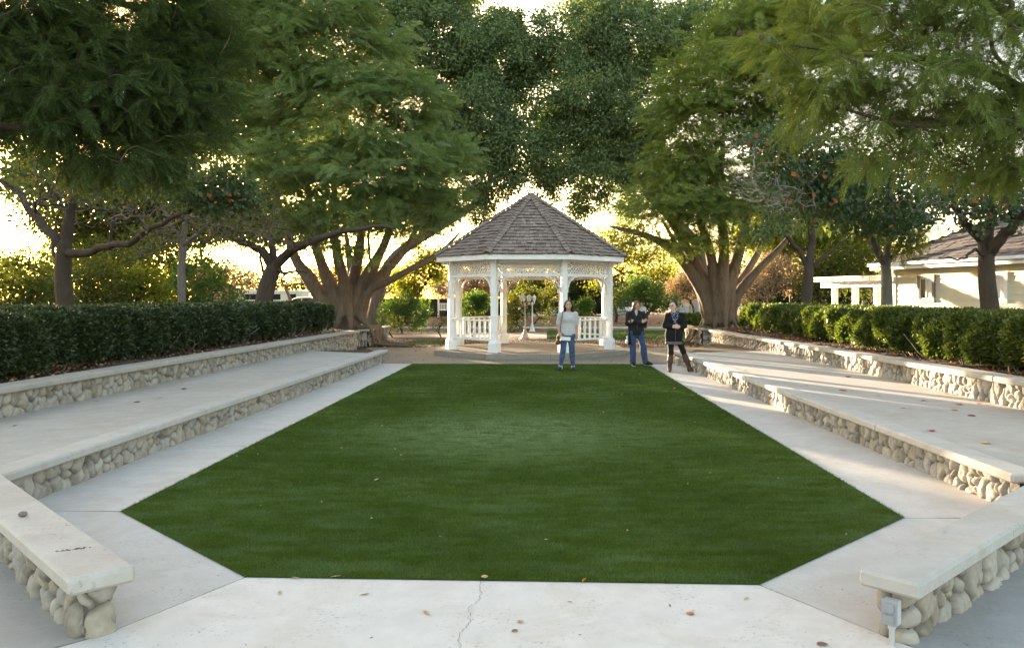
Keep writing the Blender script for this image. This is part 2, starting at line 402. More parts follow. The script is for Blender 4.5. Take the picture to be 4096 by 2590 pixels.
def branch_out(rng, nodes, targets, wob=.08, rtip=.008, power=.46, rmax=.3, sub=4):
    """Grow branches from existing nodes to every target; returns tubes (points, radii) thickened by how many tips they carry."""
    P = [np.asarray(q, float) for q in nodes]; par = [-1] * len(P); load = [0] * len(P); n0 = len(P)
    c0 = np.mean(P, 0)
    order = np.argsort(np.linalg.norm(targets - c0, axis=1)); segs = []
    for ti in order:
        t = targets[ti]; A = np.array(P); dv = t - A; dist = np.linalg.norm(dv, axis=1)
        cost = dist + .6 * np.maximum(0, A[:, 2] - t[2])
        j = int(np.argmin(cost)); a = P[j]; L = dist[j]
        if L < .05: continue
        mid = (a + t) / 2 + rng.normal(size=3) * wob * L + np.array([0, 0, .06 * L])
        prev = j; ids = [j]
        for u in np.linspace(0, 1, sub + 1)[1:]:
            q = (1 - u) ** 2 * a + 2 * u * (1 - u) * mid + u * u * t + rng.normal(size=3) * wob * .12 * L * (u < 1)
            P.append(q); par.append(prev); load.append(0); prev = len(P) - 1; ids.append(prev)
        segs.append(ids); k = prev
        while k >= 0: load[k] += 1; k = par[k]
    out = []
    for ids in segs:
        r = np.minimum(rmax, rtip * np.array([max(1, load[i]) for i in ids], float) ** power)
        r[0] = r[1] * 1.05
        out.append((np.array([P[i] for i in ids]), r))
    return out
def tubes_mesh(name, tubes, m, parent, n=6):
    V, F, k = [], [], 0
    for p, r in tubes:
        v, f = tube_np(np.asarray(p, float), np.asarray(r, float), n); V.append(v); F.append(f + k); k += len(v)
    return mesh_np(name, np.vstack(V), np.vstack(F), m, parent)
def leaf_cloud(rng, cent, per, spread, size, out=None, kind='leaf', droop=.2, flat=1.0, vary=.35, zk=1.0):
    """Leaves gathered round the given centres: arrays of one leaf mesh."""
    n = len(cent) * per; c = np.repeat(cent, per, 0)
    o = rng.normal(size=(n, 3)); o /= np.linalg.norm(o, axis=1, keepdims=True)
    o *= (rng.random(n) ** .5)[:, None] * np.array([1, 1, flat])
    sp = np.repeat(np.broadcast_to(spread, len(cent)), per)[:, None]; pos = c + o * sp
    d = o * .8 + rng.normal(size=(n, 3)) * .6
    if out is not None: d += np.repeat(out, per, 0) * .5
    d[:, 2] = d[:, 2] * zk - droop
    R = rot_from_dir(d, rng.normal(0, .7, n) if kind.startswith('frond') else rng.uniform(-PI, PI, n))
    s = size * (1 + vary * rng.uniform(-1, 1, n))
    tv, tf = {'leaf': (LEAF_V, LEAF_F), 'round': (ROUND_V, ROUND_F), 'frond': FROND, 'frond_far': FROND_FAR}[kind]
    return scatter(tv, tf, pos, R, s)
def join_vf(parts):
    V, F, k = [], [], 0
    for v, f in parts: V.append(v); F.append(f + k); k += len(v)
    return np.vstack(V), np.vstack(F)

# ------------------------------------------------------------------ ground and paving
rng = np.random.default_rng(7)
def sheet(name, poly, z, m, kind='structure', parent=None):
    p = np.asarray(poly, float)
    a = sum(p[i][0] * p[(i + 1) % len(p)][1] - p[(i + 1) % len(p)][0] * p[i][1] for i in range(len(p)))
    if a < 0: p = p[::-1]
    o = mesh_np(name, np.column_stack([p, np.broadcast_to(z, len(p))]), np.array([list(range(len(p)))]), m, parent, False)
    if parent is None: o['kind'] = kind
    return o
sheet('ground', [(-500, -300), (500, -300), (500, 700), (-500, 700)], -.02, M['soil'])
# lawn corners
LAWN = [(-1.87, 4.95), (1.25, 4.82), (2.75, 6.27), (2.50, 20.6), (-3.53, 20.7), (-3.43, 6.45)]
sheet('pavement_bed', [(-14, -31), (14, -31), (14, 9), (5.9, 22), (5.2, 27.6), (-6.2, 27.6), (-6.4, 22), (-14, 9)], -.008, M['joint'])
def slab(mb, poly, gap=.006):
    p = np.asarray(poly, float); c = p.mean(0)
    a = sum(p[i][0] * p[(i + 1) % len(p)][1] - p[(i + 1) % len(p)][0] * p[i][1] for i in range(len(p)))
    if a < 0: p = p[::-1]
    n = len(p); q = []
    for i in range(n):
        e0 = p[i] - p[i - 1]; e1 = p[(i + 1) % n] - p[i]
        n0 = np.array([-e0[1], e0[0]]) / np.linalg.norm(e0); n1 = np.array([-e1[1], e1[0]]) / np.linalg.norm(e1)
        b = n0 + n1; q.append(p[i] + b * gap / max(.3, (b @ n0)))
    mb.prism(q, -.03, 0.0)
def pave(name, polys, m):
    mb = MB()
    for p in polys: slab(mb, p)
    o = mb.build(name, m); o['kind'] = 'structure'; return o
BL, BR = (-2.28, 4.10), (1.72, 4.06)       # inner feet of the angled benches
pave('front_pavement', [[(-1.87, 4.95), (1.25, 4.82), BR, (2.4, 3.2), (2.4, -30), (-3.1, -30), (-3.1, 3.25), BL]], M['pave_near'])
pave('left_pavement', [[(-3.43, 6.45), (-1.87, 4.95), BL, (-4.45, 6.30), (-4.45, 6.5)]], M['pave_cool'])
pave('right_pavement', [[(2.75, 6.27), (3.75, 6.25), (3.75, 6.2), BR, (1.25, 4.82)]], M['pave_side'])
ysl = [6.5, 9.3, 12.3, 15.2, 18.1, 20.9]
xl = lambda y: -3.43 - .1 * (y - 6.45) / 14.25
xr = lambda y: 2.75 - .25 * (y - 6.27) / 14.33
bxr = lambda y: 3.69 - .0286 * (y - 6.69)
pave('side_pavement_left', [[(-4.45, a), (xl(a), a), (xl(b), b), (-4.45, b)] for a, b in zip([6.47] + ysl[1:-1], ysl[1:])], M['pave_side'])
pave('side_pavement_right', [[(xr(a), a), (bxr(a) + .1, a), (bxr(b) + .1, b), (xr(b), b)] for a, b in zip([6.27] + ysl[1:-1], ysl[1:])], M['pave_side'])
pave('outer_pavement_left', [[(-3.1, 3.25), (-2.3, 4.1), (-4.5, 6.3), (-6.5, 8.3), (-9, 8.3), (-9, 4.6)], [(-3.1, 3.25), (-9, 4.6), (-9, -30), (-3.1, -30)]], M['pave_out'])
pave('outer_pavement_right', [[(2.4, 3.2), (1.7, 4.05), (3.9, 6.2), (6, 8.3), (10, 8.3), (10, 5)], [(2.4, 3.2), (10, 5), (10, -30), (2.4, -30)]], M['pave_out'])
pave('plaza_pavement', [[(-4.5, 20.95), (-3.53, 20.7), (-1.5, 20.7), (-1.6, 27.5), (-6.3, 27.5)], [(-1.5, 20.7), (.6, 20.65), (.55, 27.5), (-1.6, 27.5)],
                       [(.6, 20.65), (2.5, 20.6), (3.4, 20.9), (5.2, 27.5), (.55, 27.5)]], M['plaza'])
# crack in the front slab
cp = spline([(-.42, 4.88), (-.40, 4.6), (-.44, 4.45), (-.42, 4.25), (-.46, 4.1), (-.43, 3.8), (-.5, 3.5)], 60)
cp[:, 0] += rng.normal(0, .007, 60)
w_ = .0012
crk = mesh_np('pavement_crack', np.vstack([np.column_stack([cp[:, 0] - w_, cp[:, 1], np.full(60, .0015)]), np.column_stack([cp[:, 0] + w_, cp[:, 1], np.full(60, .0015)])]),
              np.array([[i, 60 + i, 61 + i, i + 1] for i in range(59)]), M['joint'], None, False); crk['kind'] = 'structure'

# turf
def turfmat(name, k=1.0):
    t = NT(name); n = t.noise(.55, 4, .6); n2 = t.noise(7, 5, .7); v = t.scaled((1, 3, 1)); n3 = t.noise(1.6, 5, .6, v)
    col = t.ramp(n, [(.3, (.036 * k, .056 * k, .008 * k)), (.52, (.058 * k, .084 * k, .010 * k)), (.70, (.092 * k, .122 * k, .020 * k))])
    col = t.mix(.45, col, t.ramp(n2, [(.3, (.024 * k, .042 * k, .007 * k)), (.7, (.078 * k, .112 * k, .022 * k))]))
    g = t.node("ShaderNodeNewGeometry"); 
    ctr = t.node("ShaderNodeVectorMath", operation='DISTANCE'); t.l.new(t.tc.outputs["Object"], ctr.inputs[0]); ctr.inputs[1].default_value = (-.5, 10.2, 0)
    near = t.ramp(t.mix(1.0, t.ramp(n3, [(.42, (0, 0, 0)), (.62, (1, 1, 1))]), t.ramp(n, [(.35, (.1, .1, .1)), (.7, (.75, .75, .75))]), 'MULTIPLY'), [(0, (0, 0, 0)), (1, (.8, .8, .8))])
    col = t.mix(near, col, (.105 * k, .155 * k, .070 * k))
    wv = t.node("ShaderNodeMapRange", interpolation_type='SMOOTHSTEP'); t.l.new(ctr.outputs["Value"], wv.inputs[0]); wv.inputs[1].default_value = .3; wv.inputs[2].default_value = 2.6; wv.inputs[3].default_value = 1; wv.inputs[4].default_value = .05
    wear = t.mix(1.0, wv.outputs[0], t.ramp(t.noise(3.2, 6, .7, v), [(.36, (.1, .1, .1)), (.56, (1, 1, 1))]), 'MULTIPLY')
    col = t.mix(wear, col, (.150 * k, .200 * k, .088 * k))
    t.color(col).rough(.9); t.b.inputs["Specular IOR Level"].default_value = 0
    return t
tb = turfmat('turf_base', .75); tb.bump(tb.noise(90, 3), .8, .01)
def grow(poly, g):
    p = np.asarray(poly, float); n = len(p); q = []
    for i in range(n):
        e0 = p[i] - p[i - 1]; e1 = p[(i + 1) % n] - p[i]; n0 = np.array([e0[1], -e0[0]]) / np.linalg.norm(e0); n1 = np.array([e1[1], -e1[0]]) / np.linalg.norm(e1); b = n0 + n1; q.append(p[i] + b * g / max(.3, b @ n0))
    return [tuple(a) for a in q]
lawn = sheet('lawn', grow(LAWN, .012), .006, tb.m)
def in_poly(p, poly):
    x, y = p[:, 0], p[:, 1]; ins = np.zeros(len(p), bool); n = len(poly)
    for i in range(n):
        (x0, y0), (x1, y1) = poly[i], poly[(i + 1) % n]
        c = ((y0 > y) != (y1 > y)) & (x < (x1 - x0) * (y - y0) / (y1 - y0 + 1e-12) + x0); ins ^= c
    return ins
def blades(regions, poly, rng):
    V, F, k = [], [], 0
    for y0, y1, dens, hgt, wid in regions:
        xs = [q[0] for q in poly]; n = int(dens * (y1 - y0) * (max(xs) - min(xs)))
        p = np.column_stack([rng.uniform(min(xs), max(xs), n), rng.uniform(y0, y1, n)]); p = p[in_poly(p, poly)]; n = len(p)
        a = rng.uniform(0, 2 * PI, n); lean = rng.uniform(.1, 1.1, n) * hgt; la = rng.uniform(0, 2 * PI, n); h = hgt * rng.uniform(.5, 1.15, n)
        wx, wy = np.cos(a) * wid, np.sin(a) * wid
        v = np.stack([np.column_stack([p[:, 0] - wx, p[:, 1] - wy, np.full(n, .004)]), np.column_stack([p[:, 0] + wx, p[:, 1] + wy, np.full(n, .004)]),
                      np.column_stack([p[:, 0] + np.cos(la) * lean, p[:, 1] + np.sin(la) * lean, .004 + h])], 1).reshape(-1, 3)
        V.append(v); F.append(np.arange(3 * n).reshape(-1, 3) + k); k += 3 * n
    return np.vstack(V), np.vstack(F)
bv, bf = blades([(4.8, 7, 16000, .022, .0013), (7, 10, 8000, .024, .002), (10, 14, 3500, .026, .003), (14, 20.8, 1600, .026, .0045)], grow(LAWN, .018), rng)
gt = turfmat('turf_blades', 1.5)
tag(mesh_np('turf_grass', bv, bf, gt.m, None, False), kind='stuff')

# ------------------------------------------------------------------ cobble walls
def cobble_path(mb_list, pts, nrms, zlo, zhi, cell=.13, depth=.05, res=.012, seed=0, tl=None):
    """River-stone facing along a plan path: rounded stones packed together, each standing out by its own amount.
    pts, nrms: dense plan points and outward normals; zlo, zhi: foot and top heights (numbers or one per point)."""
    r = np.random.default_rng(seed); pts = np.asarray(pts, float); nrms = np.asarray(nrms, float)
    s_ = np.concatenate([[0], np.cumsum(np.linalg.norm(np.diff(pts, axis=0), axis=1))]); L = s_[-1]
    zlo = np.broadcast_to(np.asarray(zlo, float), len(pts)); zhi = np.broadcast_to(np.asarray(zhi, float), len(pts)); H = float((zhi - zlo).mean())
    st = 1.45                                         # stones stand taller than wide
    rows = max(1, round(H / (cell * st * .8))); cols = max(1, round(L / cell)); S = []
    for i in range(cols):
        rr = rows + r.choice([-1, 0, 0, 0, 1]) if rows > 1 else rows + r.choice([0, 1])
        rr = max(1, rr); off = r.uniform(-.3, .3)
        for j in range(rr): S.append(((i + .5 + r.uniform(-.36, .36)) * L / cols, (j + .5 + off * (rr > 1) + r.uniform(-.28, .28)) * H / rr))
    for i in range(cols // 3): S.append((r.uniform(0, L), r.choice([.12, .5, .9]) * H))
    S = np.array(S); S = S[np.argsort(S[:, 0])]; cid = r.random(len(S)); ch = r.uniform(.6, 1.25, len(S)); tilt = r.normal(0, .25, (len(S), 2)); sz = r.uniform(-.012, .012, len(S))
    nu = max(4, int(L / res)); nv = max(5, int(H / res))
    U, Vv = np.meshgrid(np.linspace(0, L, nu), np.linspace(0, H, nv), indexing='ij'); P = np.column_stack([U.ravel(), Vv.ravel()])
    wob = .010 * np.sin(P[:, 1] * 47 + P[:, 0] * 13 + seed) + .010 * np.sin(P[:, 0] * 31 - P[:, 1] * 22 + seed); wz = .010 * np.sin(P[:, 0] * 38 + seed * 2)
    F1 = np.full(len(P), .1); F2 = np.full(len(P), .2); I1 = np.zeros(len(P), int); blk = 1600
    for s0 in range(0, len(P), blk):
        ii = slice(s0, s0 + blk); lo, hi = P[ii, 0].min() - .6, P[ii, 0].max() + .6
        k0, k1 = np.searchsorted(S[:, 0], [lo, hi]); k0 = max(0, min(k0, len(S) - 2)); k1 = max(k1, k0 + 2); Q = S[k0:k1]
        d = np.sqrt((P[ii, None, 0] + wob[ii, None] - Q[None, :, 0]) ** 2 + ((P[ii, None, 1] + wz[ii, None] - Q[None, :, 1]) / (st * .8)) ** 2) + sz[None, k0:k1]
        i1 = d.argmin(1); m = d.min(1); rest = np.exp(-(d - m[:, None]) / .017); rest[np.arange(len(d)), i1] = 0
        F1[ii] = m; F2[ii] = m - .017 * np.log(rest.sum(1) + 1e-9); I1[ii] = k0 + i1
    e = np.clip((F2 - F1 + .010) / (cell * .58), 0, 1); e = e * np.clip(np.minimum(P[:, 1] + .015, H - P[:, 1] + .02) / .035, 0, 1)
    e2 = np.clip((e - .16) / .84, 0, 1); dome = np.sqrt(np.clip(1 - (1 - e2) ** 2, 0, 1))
    dx = (P[:, 0] - S[I1, 0]) / cell; dz = (P[:, 1] - S[I1, 1]) / cell
    hgt = depth * dome * np.clip(ch[I1] + tilt[I1, 0] * dx + tilt[I1, 1] * dz, .3, 1.6) + .004 * dome * np.sin(P[:, 0] * 90 + I1) * np.sin(P[:, 1] * 70 + I1 * 2)
    mort_shade = np.clip(1 - e / .30, 0, 1)  # mask of the gaps: mortar plus painted shade between stones
    I = lambda a: np.interp(P[:, 0], s_, a)
    n = np.column_stack([I(nrms[:, 0]), I(nrms[:, 1])]); n /= np.linalg.norm(n, axis=1, keepdims=True)
    W = np.column_stack([I(pts[:, 0]) + n[:, 0] * hgt, I(pts[:, 1]) + n[:, 1] * hgt, I(zlo) + (I(zhi) - I(zlo)) * P[:, 1] / H])
    g = np.arange(nu * nv).reshape(nu, nv); q = np.stack([g[:-1, :-1], g[1:, :-1], g[1:, 1:], g[:-1, 1:]], -1).reshape(-1, 4)
    u = pts[1] - pts[0]
    if u[1] * nrms[0][0] - u[0] * nrms[0][1] < 0: q = q[:, ::-1]
    mb_list.append((W, q, cid[I1], mort_shade))
def cobble_face(mb_list, a, b, z0, z1, nrm, cell=.13, depth=.05, res=.012, seed=0, z0b=None, z1b=None):
    t = np.linspace(0, 1, 12)[:, None]; a = np.asarray(a, float); b = np.asarray(b, float); t1 = t[:, 0]
    cobble_path(mb_list, a + (b - a) * t, np.repeat([np.asarray(nrm, float)], 12, 0), z0 + ((z0b if z0b is not None else z0) - z0) * t1, z1 + ((z1b if z1b is not None else z1) - z1) * t1, cell, depth, res, seed)
def round_end(a, b, nrm, thick, end, back, rad=.05):
    """Plan path along the front line a-b, round the end (0: at a, 1: at b) and back along the rear if BACK."""
    a, b = (np.asarray(q, float) for q in (a, b)); nrm = np.asarray(nrm, float); P, N = [], []
    if end == 0: a, b = b, a
    u = (b - a) / np.linalg.norm(b - a)
    for t in np.linspace(0, 1, 40): P.append(a + (b - u * rad - a) * t); N.append(nrm)
    for sgn, c in ((0, b - u * rad - nrm * rad), (1, b - u * rad - nrm * (thick - rad))):
        for q in np.linspace(0, PI / 2, 7):
            w = nrm * math.cos(q) + u * math.sin(q) if sgn == 0 else u * math.cos(q) - nrm * math.sin(q)
            P.append(c + w * rad); N.append(w)
    if back:
        for t in np.linspace(.02, 1, 40): P.append(b - u * rad - nrm * thick + (a - b) * t); N.append(-nrm)
    return np.array(P), np.array(N)
def cobbles_build(parts, parent, name='stone_facing'):
    V, F, C, K, k = [], [], [], [], 0
    for w, q, c, m in parts: V.append(w); F.append(q + k); C.append(c); K.append(m); k += len(w)
    return mesh_np(name, np.vstack(V), np.vstack(F), M['stone'], parent, True, {'cell': np.concatenate(C), 'mortar_shade': np.concatenate(K)})
def long_cap(mb, a, b, w_front, w_back, nrm, z0, z1, t, rng, seg=2.4, bev=.016, gap=.004):
    """A coping of cast lengths from a to b, its top at z0..z1."""
    a = np.asarray(a, float); b = np.asarray(b, float); L = np.linalg.norm(b - a); n = max(1, round(L / seg)); nn = np.array([*nrm, 0])
    for i in range(n):
        ta, tb_ = i / n, (i + 1) / n; pa = a + (b - a) * ta; pb = a + (b - a) * tb_; u = (pb - pa) / np.linalg.norm(pb - pa)
        pa = pa + u * gap / 2; pb = pb - u * gap / 2
        A = np.array([*pa, z0 + (z1 - z0) * ta - t / 2]) + nn * (w_front - w_back) / 2; B = np.array([*pb, z0 + (z1 - z0) * tb_ - t / 2]) + nn * (w_front - w_back) / 2
        mb.bar(A, B, w_front + w_back, t, bevel=bev, seg=1)
Z1 = .325
def seat_wall(name, label, a, b, nrm, zt0, zt1, zb, cap_t, thick, cell, seed, over=.06, ends=(False, False), res=.012, capm='cap', group=None, zb1=None, back=False, seg=2.4):
    a = np.asarray(a, float); b = np.asarray(b, float); c = (a + b) / 2; nrm = np.asarray(nrm, float) / np.linalg.norm(nrm)
    t = thing(name, label, 'stone wall', (c[0], c[1], zb), group)
    parts = []; u = (b - a) / np.linalg.norm(b - a); zb1 = zb if zb1 is None else zb1
    e_ = 0 if ends[0] else 1
    Pp, Np = round_end(a, b, nrm, thick, e_, back, min(.05, thick * .45)); tt = np.clip(((Pp - a) @ u) / np.linalg.norm(b - a), 0, 1)
    cobble_path(parts, Pp, Np, zb - .02 + (zb1 - zb) * tt, zt0 - cap_t + .004 + (zt1 - zt0) * tt, cell, .05, res, seed)
    cobbles_build(parts, t)
    core = MB(); i = nrm * .002; 
    ia = u * (.012 if ends[0] else 0); ib = u * (.012 if ends[1] else 0); core.prism([a + ia - i, b - ib - i, b - ib - nrm * (thick - .002), a + ia - nrm * (thick - .002)], zb - .03, [zt0 - cap_t, zt1 - cap_t, zt1 - cap_t, zt0 - cap_t] if True else 0)
    core.build('mortar_core', M['joint'], t)
    cap = MB(); ea = over + .05 if ends[0] else 0; eb = over + .05 if ends[1] else 0
    long_cap(cap, a - u * ea, b + u * eb, .05 + over, thick + (over + .05 if back else .0), nrm, zt0, zt1, cap_t, rng, seg)
    cap.build('coping', M[capm], t)
    return t
BG = 'river stone seat walls round the lawn'
seat_wall('seat_wall', 'low river-stone seat wall along the left side of the lawn, pavement at its foot', (-4.40, 6.3), (-4.40, 21.25), (1, 0), Z1, Z1, 0, .08, .17, .13, 11, .05, (False, True), group=BG)
seat_wall('seat_wall', 'low river-stone seat wall along the right side of the lawn, sunlit at mid length', (bxr(6.35) + .05, 6.35), (bxr(21.3) + .05, 21.25), (-1, -.03), Z1, Z1, 0, .08, .17, .13, 12, .05, (False, True), group=BG)
lwall = seat_wall('planter_wall', 'river-stone retaining wall holding the dark hedge bed on the left', (-6.42, 8.1), (-6.30, 26.1), (1, 0), .68, .645, .31, .08, .25, .14, 13, .06, (False, True), capm='cap_old', group='retaining walls of the hedge beds')
rwall = seat_wall('planter_wall', 'river-stone retaining wall holding the sunlit hedge bed on the right', (5.97, 8.1), (5.58, 27.6), (-1, 0), .70, .60, .31, .08, .25, .14, 14, .06, (False, True), capm='cap_old', group='retaining walls of the hedge beds')
# lower end parts of the two retaining walls, below the terraces' level
for w, (xx0, xx1, y0, y1, nx, sd) in ((lwall, (-6.33, -6.30, 21.0, 26.1, 1, 41)), (rwall, (5.71, 5.58, 21.0, 27.6, -1, 42))):
    parts = []; cobble_face(parts, (xx0, y0), (xx1, y1), -.02, .33, (nx, 0), .15, .05, .016, sd); cobbles_build(parts, w, 'lower_facing')
    e = []; x1 = xx1 - nx * .25
    cobble_face(e, (x1, y1), (xx1, y1), -.02, .31, (0, 1), .15, .05, .02, sd + 3); cobbles_build(e, w, 'end_facing')
s2 = 1 / math.sqrt(2)
# angled front benches: front foot line runs at 45 degrees; the camera sees their outer sides
lb = seat_wall('stone_bench', 'angled stone bench near the camera with a pebble and a scribble on its top', (-6.5, 8.21), (-2.355, 4.065), (-s2, -s2), .335, .335, 0, .085, .12, .15, 21, .045, (False, True), res=.007, group='angled stone benches at the lawn entrance', back=True, seg=9)
rb = seat_wall('stone_bench', 'angled stone bench near the camera with a grey outlet box on its end', (1.79, 4.014), (5.97, 8.014), (.691, -.722), .335, .335, 0, .085, .12, .15, 22, .045, (True, False), res=.007, group='angled stone benches at the lawn entrance', back=True, seg=9)
# scribble on the left bench
sb = MB(); r_ = random.Random(3)
c0 = np.array([-2.62, 4.42]); ux = np.array([.62, .55]); 
for k in range(9):
    p = c0 + np.array([(k - 4) * .017, (k - 4) * .008]); pts = []
    for j in range(6): pts.append((p[0] + r_.uniform(-.010, .012), p[1] + r_.uniform(-.016, .016), .3365))
    sb.tube(spline(pts, 14), .0012, 4)
sb.build('scribble', M['joint'], lb)
pb = MB(); pb.sphere(at(82, 2030, 4.95 * 1.02) * 0 + np.array([-3.33, 5.08, .352]), (.028, .024, .017), 12)
tag(pb.build('pebble', simple('pebble', (.20, .15, .13), .8, .3, 20, .3), None, True), 'brown pebble lying on top of the left angled bench', 'pebble')
# outlet box on the right bench end
ob = thing('outlet_box', 'grey weatherproof outlet box on a white conduit at the bench end', 'outlet box', (1.62, 3.98, 0))
R45 = np.array([[.722, -.691, 0], [-.691, -.722, 0], [0, 0, 1]]).T   # columns: along face, outward normal, up
ax_u = np.array([.691, -.722, 0]); ax_n = np.array([-.722, -.691, 0])
RB = np.stack([ax_u, ax_n, np.array([0, 0, 1.])], 1)
oc = np.array([1.79, 4.014, .165]) + ax_n * .085 - ax_u * .045
b_ = MB(); b_.box(oc, (.075, .05, .12), RB, .006); b_.build('box_body', simple('box_grey', (.45, .45, .46), .5), ob)
b_ = MB(); b_.box(oc + ax_n * .031, (.08, .012, .124), RB, .004); cov = b_.build('cover', M['plastic_grey'], ob)
b_ = MB()
for dz in (-.026, .026):
    c = oc + ax_n * .042 + np.array([0, 0, dz])
    b_.box(c, (.052, .012, .04), RB, .004); b_.bar(c + ax_u * -.022 + ax_n * .008 + np.array([0, 0, -.016]), c + ax_u * .022 + ax_n * .008 + np.array([0, 0, -.016]), .006, .006)
    b_.bar(c + ax_u * -.022 + ax_n * .008 + np.array([0, 0, .012]), c + ax_u * .022 + ax_n * .008 + np.array([0, 0, .012]), .006, .006)
b_.build('outlet_flap', M['plastic_grey'], ob); 
b_ = MB(); b_.tube([oc + np.array([0, 0, -.06]), oc * np.array([1, 1, 0]) + np.array([0, 0, -.01])], .014, 12); b_.tube([oc + np.array([0, 0, -.058]), oc + np.array([0, 0, -.085])], .019, 12)
b_.build('conduit', bpy.data.materials['box_grey'], ob, True)
# terraces
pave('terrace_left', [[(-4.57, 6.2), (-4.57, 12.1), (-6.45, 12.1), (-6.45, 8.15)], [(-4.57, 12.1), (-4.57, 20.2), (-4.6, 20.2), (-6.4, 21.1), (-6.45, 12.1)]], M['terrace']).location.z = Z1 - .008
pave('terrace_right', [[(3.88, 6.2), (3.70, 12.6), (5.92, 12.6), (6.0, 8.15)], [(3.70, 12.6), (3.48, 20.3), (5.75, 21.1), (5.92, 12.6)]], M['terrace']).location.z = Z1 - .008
mb = MB(); mb.prism([(-4.54, 6.4), (-4.54, 20.2), (-6.4, 21.05), (-6.4, 8.2)], -.01, Z1 - .04); o = mb.build('terrace_fill_left', M['soil']); o['kind'] = 'structure'
mb = MB(); mb.prism([(3.88, 6.4), (3.5, 20.3), (5.7, 21.05), (5.9, 8.2)], -.01, Z1 - .04); o = mb.build('terrace_fill_right', M['soil']); o['kind'] = 'structure'
# dirt ramps at the terrace ends
mb = MB(); mb.prism([(-4.54, 20.21), (-4.54, 21.3), (-5.9, 26.4), (-6.33, 26.4), (-6.4, 21.06)], -.01, [Z1 - .03, .2, .004, .004, Z1 - .03][::1]); o = mb.build('dirt_ramp_left', M['soil']); o['kind'] = 'structure'
mb = MB(); mb.prism([(3.44, 20.31), (3.44, 21.3), (5.1, 27.4), (5.58, 27.4), (5.75, 21.06)], -.01, [Z1 - .03, .2, .004, .004, Z1 - .03]); o = mb.build('dirt_ramp_right', M['soil']); o['kind'] = 'structure'
# hedge beds
def bed(name, x0, x1, y0, y1, z, seed):
    r = np.random.default_rng(seed); nx, ny = 30, 160; X, Y = np.meshgrid(np.linspace(x0, x1, nx), np.linspace(y0, y1, ny), indexing='ij')
    Zz = z + .04 * np.sin(X * 3.1 + Y * 1.3) + r.normal(0, .012, X.shape); Zz = -.03 + (Zz + .03) * np.clip((Y - y0) / 1.2 + .02, 0, 1)
    g = np.arange(nx * ny).reshape(nx, ny); q = np.stack([g[:-1, :-1], g[1:, :-1], g[1:, 1:], g[:-1, 1:]], -1).reshape(-1, 4)
    if x1 < x0: q = q[:, ::-1]
    o = mesh_np(name, np.column_stack([X.ravel(), Y.ravel(), Zz.ravel()]), q, M['soil']); o['kind'] = 'structure'
bed('hedge_bed_left', -6.62, -16, 7.5, 30.2, .585, 1); bed('hedge_bed_right', 6.15, 14, 7.5, 30.2, .585, 2)
# tree planters behind the walls
PG = 'stone planter corners holding the two spreading trees'
for lab, x0, x1, y0, y1, zt, sx, sd in (('square river-stone planter at the foot of the left spreading tree, roots spilling over', -6.36, -9.4, 28.0, 31.5, .60, 1, 51), ('square river-stone planter at the foot of the right spreading tree', 5.52, 8.5, 29.0, 32.5, .59, -1, 52)):
    t = thing('tree_planter', lab, 'planter', ((x0 + x1) / 2, y0, 0), PG); parts = []
    cobble_face(parts, (x0, y0), (x1, y0), -.02, zt - .07, (0, -1), .2, .06, .016, sd)
    cobble_face(parts, (x0, y0), (x0, y1), -.02, zt - .07, (sx, 0), .15, .06, .016, sd + 1)
    cobbles_build(parts, t)
    c = MB(); c.prism([(x0 - sx * .01, y0 + .01), (x0 - sx * .01, y1), (x1, y1), (x1, y0 + .01)], -.02, zt - .07); c.build('soil_fill', M['soil'], t)
    c = MB(); c.bar((x0 + sx * .08, y0, zt - .035), (x1, y0, zt - .035), .3, .07, bevel=.015); c.bar((x0, y0 + .16, zt - .035), (x0, y1, zt - .035), .3, .07, bevel=.015); c.build('coping', M['cap_old'], t)

# ------------------------------------------------------------------ gazebo
GX, GY, GF = -.585, 25.15, .15
R_P, R_E = 2.574, 3.01
def octv(R, k, cx=GX, cy=GY): a = math.radians(22.5 + 45 * k); return np.array([cx + R * math.cos(a), cy + R * math.sin(a)])
def shingle_mat(name, c):
    t = NT(name); g = t.node("ShaderNodeNewGeometry"); r = g.outputs["Random Per Island"]
    col = t.ramp(r, [(0, sc3(c, .62)), (.35, c), (.7, sc3(c, 1.2)), (.9, (c[0] * 1.35, c[1] * 1.45, c[2] * 1.5)), (1, sc3(c, .8))])
    v = t.scaled((30, 30, 4)); col = t.mix(.4, col, t.ramp(t.noise(1, 5, .7, v), [(.3, sc3(c, .6)), (.7, sc3(c, 1.35))]))
    t.color(col).rough(.9).bump(t.noise(45, 4), .4, .008); return t.m
M['shingle'] = shingle_mat('wood_shingle', (.245, .185, .155))
M['shingle_house'] = shingle_mat('house_shingle', (.11, .09, .085))
gz = thing('gazebo', 'white octagonal gazebo with shingled roof and lattice at the end of the lawn', 'gazebo', (GX, GY, 0))
b = MB(); b.prism([octv(3.1, k) for k in range(8)], -.02, GF - .012); b.build('kerb_ring', M['kerb'], gz)
jn = MB()
for px in (1937, 2203):
    x = (px - VX) / FPX * 22.25; jn.box((x, GY - 3.1 * math.cos(PI / 8) - .001, .07), (.012, .006, .15))
jn.build('kerb_joint', M['joint'], gz)
b = MB(); b.prism([octv(2.74, k) for k in range(8)], -.02, GF); fl = concrete('gazebo_floor', (.22, .185, .155), .3); b.build('floor_slab', fl, gz)
ROOFZ, APZ = 2.93, 4.90
ml = {}
